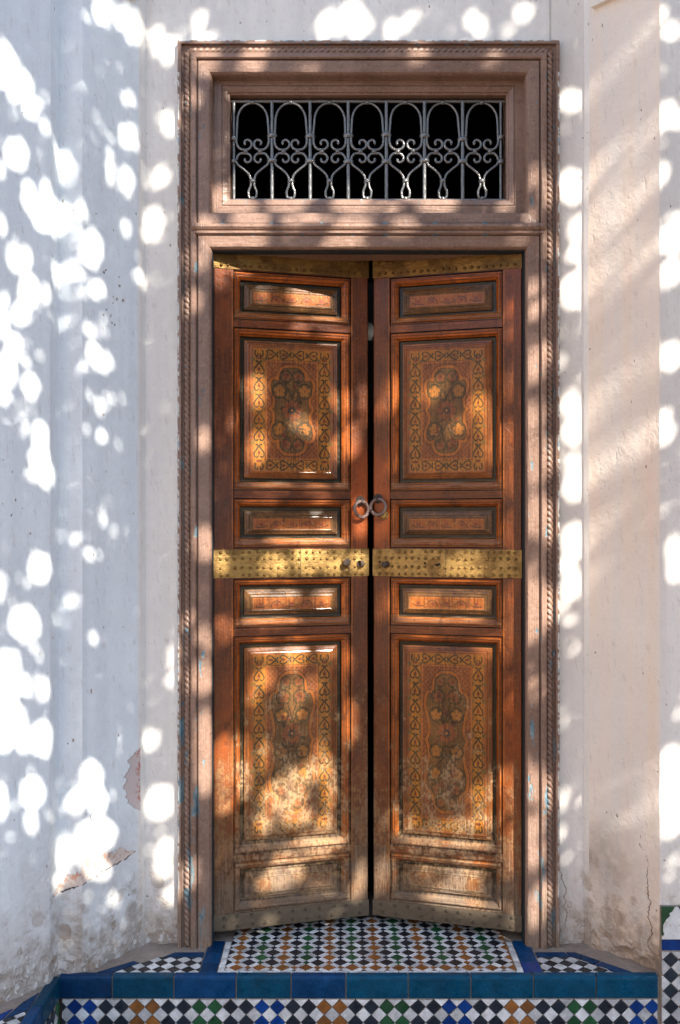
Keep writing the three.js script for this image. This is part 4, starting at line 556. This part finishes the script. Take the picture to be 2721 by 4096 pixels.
const GAPS_B = [[-.827,2.311,.021,.016,.026], [-.98,2.121,.05,.038,.053], [-1.04,2.139,.009,.001,.012], [-1.289,1.88,.025,.018,.038], [-1.246,1.911,.018,.013,.036], [-1.119,1.972,.019,.025,.029], [-.952,2.014,.029,.021,.03], [-1.234,1.835,.035,.025,.038], [-1.237,1.826,.032,.023,.04], [-1.265,1.738,.034,.024,.033], [-1.341,1.655,.027,.019,.037], [-1.329,1.737,.015,.01,.017], [-.956,2.009,.029,.021,.028], [-1.084,1.852,.009,.001,.018], [-1.053,1.864,.008,.001,.018], [-.938,1.897,.009,.006,.012], [-.973,1.807,.029,.02,.025], [-.93,1.801,.04,.027,.025], [-1.292,1.623,.028,.019,.033], [-1.24,1.658,.01,.006,.011], [-1.317,1.537,.031,.02,.047], [-1.243,1.609,.011,.008,.017], [-1.227,1.548,.029,.018,.038], [-1.332,1.453,.021,.014,.028], [-1.005,1.543,.013,.008,.015], [-.938,1.565,.022,.014,.018], [-1.189,1.425,.026,.016,.043], [-1.193,1.346,.039,.023,.043], [-1.167,1.323,.039,.023,.034], [-1.224,1.285,.019,.011,.017], [-.934,1.3,.013,.007,.024], [-1.048,1.189,.021,.001,.015], [-.994,1.157,.021,.011,.018], [-1.189,1.028,.042,.022,.043]];
const GAPS_C = [[-1.249,.835,.057,.028,.047], [-1.215,.78,.01,.005,.014], [-1.058,.995,.024,.001,.015], [-1.068,.935,.009,0,.015], [-.973,.902,.017,.008,.018], [-1.335,.599,.055,.024,.056], [-1.311,.522,.062,.026,.056], [-1.335,.456,.043,.017,.033], [-1.256,.484,.025,.01,.038], [-1.18,.519,.046,.018,.053], [-.711,.696,.027,0,.032], [-1.218,.342,.048,.018,.043], [-1.341,.274,.021,.008,.051], [-.98,.475,.043,.017,.05], [-.959,.404,.043,.016,.045], [-.674,.49,.045,0,.056], [-.938,.306,.066,.023,.05], [-.983,.259,.065,.022,.072], [-.951,.188,.059,.019,.027], [-.661,.294,.026,0,.057], [-.123,3.071,.026,0,.04], [-.039,3.11,.037,0,.021], [-.008,3.066,.034,0,.034], [-.029,3.029,.016,0,.016], [-.134,3.019,.016,0,.013], [.136,3.061,.013,0,.032], [.362,3.086,.019,0,.027], [.386,3.054,.019,0,.027], [.531,3.108,.035,0,.024], [.68,2.816,.027,0,.038], [.713,2.816,.014,0,.022], [.688,2.536,.041,0,.049], [.696,2.504,.033,0,.027], [.71,2.385,.022,0,.049]];
const GAPS_D = [[.694,2.18,.043,0,.054], [.781,2.502,.025,0,.043], [.817,2.482,.015,0,.025], [.766,2.316,.018,0,.03], [.799,2.753,.023,0,.03], [.766,2.809,.015,0,.025], [.786,2.11,.035,0,.04], [.817,2.12,.03,0,.03], [.791,2.009,.03,0,.035], [.742,2.794,.011,-.074,.016], [.741,2.5,.013,-.079,.023], [.739,2.335,.016,-.095,.044], [.735,2.115,.013,-.072,.044], [.655,1.952,.013,0,.03], [.718,1.78,.021,0,.038], [.689,1.717,.03,0,.038], [.697,1.54,.038,0,.055], [.79,1.748,.03,0,.039], [.774,1.532,.024,0,.059], [.805,1.155,.016,0,.059], [.697,1.355,.038,0,.055], [.676,1.275,.025,0,.034], [.74,1.74,.014,-.066,.024], [.74,1.555,.015,-.068,.045], [.693,1.206,.034,0,.042], [.685,1.093,.018,0,.013], [.659,.495,.011,0,.038], [.655,.394,.009,0,.034], [.813,1.087,.02,0,.039], [.817,.648,.008,0,.024], [.794,.475,.036,0,.071], [.778,.373,.032,0,.059], [.813,.365,.024,0,.079], [.789,.289,.029,0,.022]];
const PART_A = [[-.516,3.024,.016,0,.021], [-.684,3.013,.024,0,.053], [-.61,3,.013,0,.011], [-1.335,2.466,.024,.021,.023], [-1.227,2.375,.032,.027,.033], [-1.17,2.341,.016,.013,.043], [-1.347,2.1,.015,.012,.042], [-1.061,2.315,.031,.002,.03], [-.778,2.604,.014,.012,.021], [-.853,2.726,.015,.013,.01], [-.804,2.742,.027,.023,.023], [-.674,2.57,.029,0,.037], [-.658,2.749,.027,0,.027], [-1.073,2.018,.031,.002,.03], [-1.033,2.016,.015,.001,.02], [-.758,2.191,.028,.02,.032], [-1.17,1.866,.02,.014,.029], [-.987,1.877,.021,.015,.03], [-1.005,1.746,.035,.024,.025], [-1.314,1.407,.021,.013,.014], [-.941,1.653,.013,.008,.03], [-1.246,1.409,.01,.006,.019], [-1.347,.885,.024,.012,.051], [-1.311,.689,.049,.022,.037], [-1.252,.65,.025,.011,.033], [-1.176,.678,.026,.011,.043], [-.632,.992,.013,0,.064], [-.637,.912,.016,0,.048], [-1.224,.245,.029,.01,.043], [-1.043,.384,.036,.001,.045], [-.658,.332,.027,0,.037], [-1.081,.212,.032,.001,.053], [-1.11,.115,.035,.02,.027], [-.879,.119,.027,.008,.028], [-.642,.175,.026,0,.036], [-.084,3.055,.021,0,.037], [.092,3.05,.016,0,.047], [.165,3.097,.016,0,.026], [.477,3.049,.019,0,.024], [.228,3.033,.011,0,.011], [.691,2.989,.008,0,.008], [.702,2.299,.027,0,.049], [.817,2.18,.02,0,.03], [.736,2.22,.013,-.074,.028], [.678,1.809,.025,0,.042], [.685,1.624,.034,0,.025], [.79,1.984,.032,0,.024], [.737,1.327,.01,-.043,.02], [.668,1.143,.013,0,.021], [.689,1.009,.028,0,.025], [.659,.769,.013,0,.03], [.747,.441,.008,-.023,.028], [.804,.197,.025,0,.025], [-.036,2.588,.034,0,.042], [.04,2.576,.034,0,.05], [-.462,2.651,.017,0,.034], [.405,2.936,.033,0,.029], [-.388,2.898,.032,0,.021], [-.202,2.887,.042,0,.023], [-.58,2.793,.03,0,.034], [-.249,2.378,.041,0,.036], [.096,2.482,.047,0,.039], [-.177,2.402,.058,0,.031], [.495,2.495,.032,0,.029], [.539,2.406,.027,0,.029], [.103,2.373,.05,0,.031], [-.565,2.268,.04,0,.042]];
const PART_B = [[-.537,1.015,.04,0,.044], [-.588,1.077,.025,0,.036], [-.58,.238,.041,0,.052], [.543,2.131,.035,0,.073], [.58,1.962,.027,0,.039], [.543,1.752,.031,0,.054], [.609,1.629,.025,0,.06], [.543,1.225,.033,0,.044], [.547,.847,.031,0,.044], [.58,.172,.033,0,.052], [.597,2.312,.03,0,.044], [.588,2.493,.023,0,.06], [-.258,1.239,.113,.019,.041], [-.031,1.271,.053,.009,.03], [-.444,1.091,.038,.006,.051], [-.283,1.051,.06,.01,.027], [-.022,1.093,.045,.007,.021], [.053,1.052,.016,.003,.06], [-.283,.956,.039,.006,.041], [-.093,.948,.044,.007,.034], [-.326,.898,.022,.003,.051], [-.075,.757,.023,.003,.034], [-.283,.691,.022,.003,.059], [-.44,.525,.039,.005,.058], [-.058,.684,.058,.008,.056], [-.018,.592,.03,.004,.086], [-.031,.493,.045,.005,.027], [-.197,.392,.052,.006,.014], [-.058,.259,.062,.006,.012], [.107,.329,.025,.003,.064], [-.258,.128,.06,.006,.013], [-.022,.173,.054,.005,.011], [.439,1.208,.034,-.009,.041], [.348,1.259,.091,-.025,.022], [.278,1.117,.038,-.01,.017], [.467,1.003,.01,-.003,.041], [.336,.465,.032,-.006,.019], [.231,.514,.013,-.003,.05], [.249,.496,.021,-.004,.027], [.202,.512,.016,-.003,.042], [.267,.433,.035,-.006,.014], [.307,.336,.033,-.006,.027], [.348,.246,.057,-.009,.019], [.514,.359,.012,-.002,.048], [-.286,2.25,.026,.006,.031], [-.131,2.259,.054,.013,.015], [-.136,2.189,.038,.009,.015], [-.155,2.156,.053,.013,.01], [-.351,1.939,.017,.004,.03], [-.002,1.968,.018,.004,.038], [-.41,1.799,.02,.004,.037], [.115,1.961,.016,.003,.091], [-.46,2.247,.02,.005,.052], [-.249,1.609,.08,.016,.015], [-.059,1.639,.054,.011,.012], [-.286,1.55,.062,.012,.01], [-.05,1.596,.054,.011,.01], [-.23,1.433,.053,.01,.027], [-.002,1.388,.045,.008,.03], [.185,1.964,.022,-.008,.07], [.204,1.736,.012,-.004,.046], [.351,2.004,.023,-.008,.023], [.431,1.887,.021,-.007,.045], [.516,2.135,.017,-.006,.075], [.486,2.337,.034,-.014,.018], [.243,2.213,.048,-.018,.01], [.172,1.537,.018,-.005,.033]];
const CLEAR_A = [[-.374,2.588,.037,0,.059], [-.261,2.601,.025,0,.047], [-.161,2.597,.044,0,.072], [.173,2.718,.025,0,.03], [.186,2.58,.035,0,.059], [.244,2.601,.024,0,.072], [.307,2.546,.037,0,.022], [.432,2.609,.025,0,.025], [-.535,2.962,.045,0,.022], [-.539,2.908,.04,0,.034], [-.366,2.962,.04,0,.026], [-.386,2.908,.041,0,.037], [.165,2.945,.031,0,.032], [-.458,2.517,.038,0,.049], [-.399,2.499,.063,0,.038], [-.239,2.509,.067,0,.041], [-.391,2.394,.062,0,.044], [-.533,2.373,.036,0,.034], [-.021,2.504,.063,0,.041], [-.055,2.373,.066,0,.036], [-.391,2.324,.058,0,.031], [-.498,2.328,.041,0,.032], [-.086,2.326,.058,0,.034], [-.481,2.326,.062,0,.034], [.267,2.505,.064,0,.039], [-.576,2.127,.025,0,.039], [-.537,1.332,.041,0,.054], [-.543,1.67,.02,0,.041], [-.547,.889,.045,0,.054], [-.537,.641,.036,0,.143], [.543,1.913,.031,0,.062], [.547,1.604,.036,0,.087], [.547,1.423,.036,0,.075], [.588,1.398,.033,0,.069], [.547,1.11,.036,0,.101], [.597,1.127,.033,0,.06], [.539,.534,.036,0,.062], [.58,.501,.028,0,.06], [.539,.402,.036,0,.044], [.539,.304,.033,0,.048], [.547,.123,.028,0,.06], [.547,2.542,.017,0,.031], [-.258,1.153,.121,.02,.019], [-.163,1.067,.048,.008,.034], [-.163,1.022,.032,.005,.027], [-.163,.919,.037,.006,.042], [-.171,.851,.025,.004,.027], [.058,.85,.025,.004,.079], [-.44,.648,.039,.005,.084], [-.373,.643,.037,.005,.11], [-.206,.561,.091,.011,.053], [-.141,.636,.048,.006,.037], [-.154,.501,.066,.008,.027], [-.283,.463,.031,.004,.033], [-.058,.423,.102,.012,.024]];
const CLEAR_B = [[-.18,.35,.074,.008,.016], [-.067,.379,.05,.006,.012], [-.197,.304,.074,.008,.034], [-.241,.262,.062,.007,.027], [.085,.266,.025,.003,.034], [.348,1.177,.111,-.029,.021], [.272,1.235,.035,-.009,.038], [.184,1.258,.016,-.004,.047], [.514,1.18,.012,-.003,.041], [.514,1.093,.012,-.003,.034], [.514,1.028,.012,-.003,.041], [.467,1.054,.026,-.007,.021], [.512,.592,.015,-.003,.041], [.484,.568,.015,-.003,.056], [.439,.548,.019,-.004,.041], [.461,.47,.032,-.006,.034], [.399,.459,.038,-.007,.019], [.388,.4,.088,-.016,.019], [.405,.312,.054,-.009,.021], [.399,.269,.043,-.007,.027], [.376,.216,.082,-.013,.021], [.178,.328,.017,-.003,.058], [.445,.166,.064,-.01,.013], [.359,.194,.032,-.005,.014], [-.442,2.311,.041,.01,.011], [-.107,2.3,.082,.02,.018], [-.059,2.287,.054,.013,.021], [-.04,2.226,.064,.015,.018], [-.002,2.179,.058,.014,.01], [-.314,1.916,.03,.007,.053], [-.145,1.848,.034,.007,.029], [-.098,1.83,.027,.006,.023], [-.314,1.724,.034,.007,.053], [.039,1.953,.022,.005,.046], [.057,1.825,.041,.009,.062], [.008,1.791,.022,.004,.038], [-.136,1.452,.105,.02,.024], [-.021,1.492,.045,.008,.038], [.02,1.475,.025,.005,.03], [.107,1.536,.022,.004,.033], [.096,1.604,.024,.005,.02], [-.459,1.305,.026,.005,.033], [-.249,1.335,.051,.009,.032], [-.098,1.388,.072,.013,.044], [.086,1.405,.035,.006,.03], [.208,1.997,.013,-.005,.054], [.319,1.958,.025,-.009,.029], [.379,1.823,.02,-.007,.026], [.462,1.829,.014,-.005,.068], [.468,1.723,.011,-.004,.053], [.507,1.726,.017,-.006,.068], [.516,1.596,.013,-.004,.052], [.388,1.347,.046,-.013,.021], [.419,1.314,.028,-.008,.015], [.394,1.305,.068,-.019,.011]];

{
  const tree = thing('citrus_tree', 'leafy citrus tree in the courtyard that casts dappled shade on the door', 'tree');
  const bark = phys({ color: lin(0.12, 0.09, 0.065), roughness: 0.95, bumpMap: glazeBump, bumpScale: 0.01 });
  const leafMat = phys({ color: lin(0.045, 0.085, 0.022), roughness: 0.5 });
  const X0 = -1.9, X1 = 1.6, Y0 = -0.95, Y1 = 3.75, C = 0.004, nx = Math.ceil((X1 - X0) / C), ny = Math.ceil((Y1 - Y0) / C), st = new Uint8Array(nx * ny); // 1 gap, 2 covered, 3 partly open
  for (const [val, list] of [[3, [PART_A, PART_B]], [1, [GAPS_A, GAPS_B, GAPS_C, GAPS_D]], [4, [CLEAR_A, CLEAR_B]]]) for (const G of list) for (const [cx, cy, ax, ay, by] of G) {
    const hx = Math.abs(ax), hy = Math.abs(by) + Math.abs(ay);
    for (let j = Math.floor((cy - hy - Y0) / C); j <= (cy + hy - Y0) / C; j++) for (let i = Math.floor((cx - hx - X0) / C); i <= (cx + hx - X0) / C; i++) { if (i < 0 || j < 0 || i >= nx || j >= ny) continue; const p = (X0 + (i + 0.5) * C - cx) / ax, q = (Y0 + (j + 0.5) * C - cy - ay * p) / by; if (p * p + q * q < 1) st[j * nx + i] = val; }
  }
  { const q = rng(91); for (const G of [GAPS_A, GAPS_B, GAPS_C, GAPS_D, PART_A, PART_B]) for (const [cx, cy, ax, ay, by] of G) for (let k = 0; k < 2; k++) { if (q() < 0.45) continue; const t = q() * 6.283, rr = 1.25 + q() * 1.3, x = cx + Math.cos(t) * rr * (Math.abs(ax) + 0.012), y = cy + Math.sin(t) * rr * (by + 0.012), h = 0.0042 + q() * q() * 0.0055; for (let j = Math.floor((y - h - Y0) / C); j <= (y + h - Y0) / C; j++) for (let i = Math.floor((x - h - X0) / C); i <= (x + h - X0) / C; i++) if (i >= 0 && j >= 0 && i < nx && j < ny && Math.hypot(X0 + (i + 0.5) * C - x, Y0 + (j + 0.5) * C - y) < h) st[j * nx + i] = 4; } }
  const r = rng(2024), pts = [[0, -0.5], [0.21, -0.27], [0.25, 0], [0.19, 0.26], [0, 0.5], [-0.19, 0.26], [-0.25, 0], [-0.21, -0.27]];
  const leaf = new THREE.BufferGeometry(); { const p = [0, -0.5, 0, 0, 0, 0.0, 0, 0.5, -0.06]; for (const [x, y] of [pts[1], pts[2], pts[3], pts[5], pts[6], pts[7]]) p.push(x, y, 0.07 * Math.abs(x) / 0.25); leaf.setAttribute('position', new THREE.Float32BufferAttribute(p, 3)); leaf.setIndex([0, 3, 1, 3, 4, 1, 4, 5, 1, 5, 2, 1, 0, 1, 8, 8, 1, 7, 7, 1, 6, 6, 1, 2]); leaf.computeVertexNormals(); leaf.setAttribute('uv', new THREE.Float32BufferAttribute(new Float32Array(18), 2)); }
  const mats = [], cols = [], M = new THREE.Matrix4(), Q = new THREE.Quaternion(), V = new THREE.Vector3(), ez = new THREE.Vector3(0, 0, 1), sz = SUN.z;
  const wallOf = (v) => { const t = v.z / sz; return [v.x - t * SUN.x, v.y - t * SUN.y]; };
  const seen = (c) => { const d = 3.25 - c.z + 0.06; return d > -0.05 && Math.abs(c.x + 0.094) < d * 0.345 + 0.85 && c.y - 1.39 < d * 0.535 + 0.25; };
  const tryLeaf = (wx, wy, size, dist, inPart) => {
    const n = SUN.clone().add(new THREE.Vector3(r() - 0.5, r() - 0.5, r() - 0.5).multiplyScalar(1.5)).normalize(); Q.setFromUnitVectors(ez, n); Q.multiply(new THREE.Quaternion().setFromAxisAngle(ez, r() * 6.283));
    const ctr = new THREE.Vector3(wx, wy, 0).addScaledVector(SUN, dist); if (seen(ctr)) ctr.set(wx, wy, 0).addScaledVector(SUN, 5.15 + r() * 0.7); M.compose(ctr, Q, new THREE.Vector3(size * (0.85 + r() * 0.3), size, size));
    const poly = pts.map((p) => wallOf(V.set(p[0], p[1], 0).applyMatrix4(M))); let a0 = 1e9, a1 = -1e9, b0 = 1e9, b1 = -1e9; for (const p of poly) { a0 = Math.min(a0, p[0]); a1 = Math.max(a1, p[0]); b0 = Math.min(b0, p[1]); b1 = Math.max(b1, p[1]); }
    const cells = []; let s = 0; for (let i = 0; i < 8; i++) { const p = poly[i], q = poly[(i + 1) % 8]; s += p[0] * q[1] - p[1] * q[0]; } const sgn = s > 0 ? 1 : -1; if (Math.abs(s) < 1e-6) return false;
    let bad = 0, half = 0;
    for (let j = Math.floor((b0 - Y0) / C); j <= (b1 - Y0) / C; j++) for (let i = Math.floor((a0 - X0) / C); i <= (a1 - X0) / C; i++) {
      if (i < 0 || j < 0 || i >= nx || j >= ny) continue; const x = X0 + (i + 0.5) * C, y = Y0 + (j + 0.5) * C; let inside = true;
      for (let k = 0; k < 8 && inside; k++) { const p = poly[k], q = poly[(k + 1) % 8]; if (sgn * ((q[0] - p[0]) * (y - p[1]) - (q[1] - p[1]) * (x - p[0])) < 0) inside = false; }
      if (!inside) continue; const o = j * nx + i; if (st[o] === 4) return false; if (st[o] === 1) bad++; else if (st[o] === 3) half++; cells.push(o);
    }
    if (bad > cells.length * 0.07 || (half > cells.length * 0.12 && !inPart)) return false;
    for (const o of cells) if (st[o] === 0) st[o] = 2;
    mats.push(M.clone()); cols.push(0.7 + r() * 0.7); return true;
  };
  const order = []; for (let k = 0; k < nx * ny; k++) if (st[k] === 0) order.push(k); for (let k = order.length - 1; k > 0; k--) { const q = Math.floor(r() * (k + 1)); [order[k], order[q]] = [order[q], order[k]]; }
  for (const o of order) { if (st[o] !== 0) continue; const x = X0 + (o % nx + 0.5) * C, y = Y0 + (Math.floor(o / nx) + 0.5) * C;
    for (const [size, tries] of [[0.085, 2], [0.06, 3], [0.04, 4], [0.024, 5]]) { let ok = false; for (let k = 0; k < tries && !ok; k++) ok = tryLeaf(x + (r() - 0.5) * size * 0.5, y + (r() - 0.5) * size * 0.6, size * (0.9 + 0.2 * r()), r() < 0.75 ? 3.6 + r() * 1.1 : 4.7 + r() * 1.7, false); if (ok) break; } }
  for (const G of [PART_A, PART_B]) for (const [cx, cy, ax, ay, by] of G) { const n = 1 + Math.round(Math.abs(ax) * by * 3.1416 / 0.0026); for (let k = 0; k < n; k++) { const t = r() * 6.283, q = Math.sqrt(r()); tryLeaf(cx + Math.cos(t) * q * ax, cy + Math.sin(t) * q * by + Math.cos(t) * q * ay, 0.024 + r() * 0.024, r() < 0.5 ? 3.6 + r() * 1.1 : 4.7 + r() * 1.9, true); } }
  const inst = new THREE.InstancedMesh(leaf, leafMat, mats.length); mats.forEach((m, i) => { inst.setMatrixAt(i, m); inst.setColorAt(i, new THREE.Color().setRGB(cols[i], cols[i], cols[i] * 0.9)); });
  inst.name = 'crown'; inst.userData.kind = 'stuff'; inst.castShadow = inst.receiveShadow = true; tree.add(inst);
  console.log('leaves', mats.length);
  const tube = (p, rad, n) => new THREE.TubeGeometry(new THREE.CatmullRomCurve3(p.map((q) => new THREE.Vector3(...q))), n, rad, 8);
  obj('trunk', mergeGeometries([tube([[5.2, -0.25, 3.9], [5.15, 1.2, 3.95], [5.25, 2.6, 3.85], [5.0, 4.4, 3.6]], 0.09, 20), tube([[5.0, 4.4, 3.6], [4.0, 5.8, 3.3], [2.8, 6.6, 3.1], [1.6, 6.7, 3.0]], 0.045, 20), tube([[5.2, 2.8, 3.85], [4.6, 4.0, 3.2], [4.3, 5.2, 2.9]], 0.04, 16)]), bark, tree);
}
renderer.render(scene, camera);
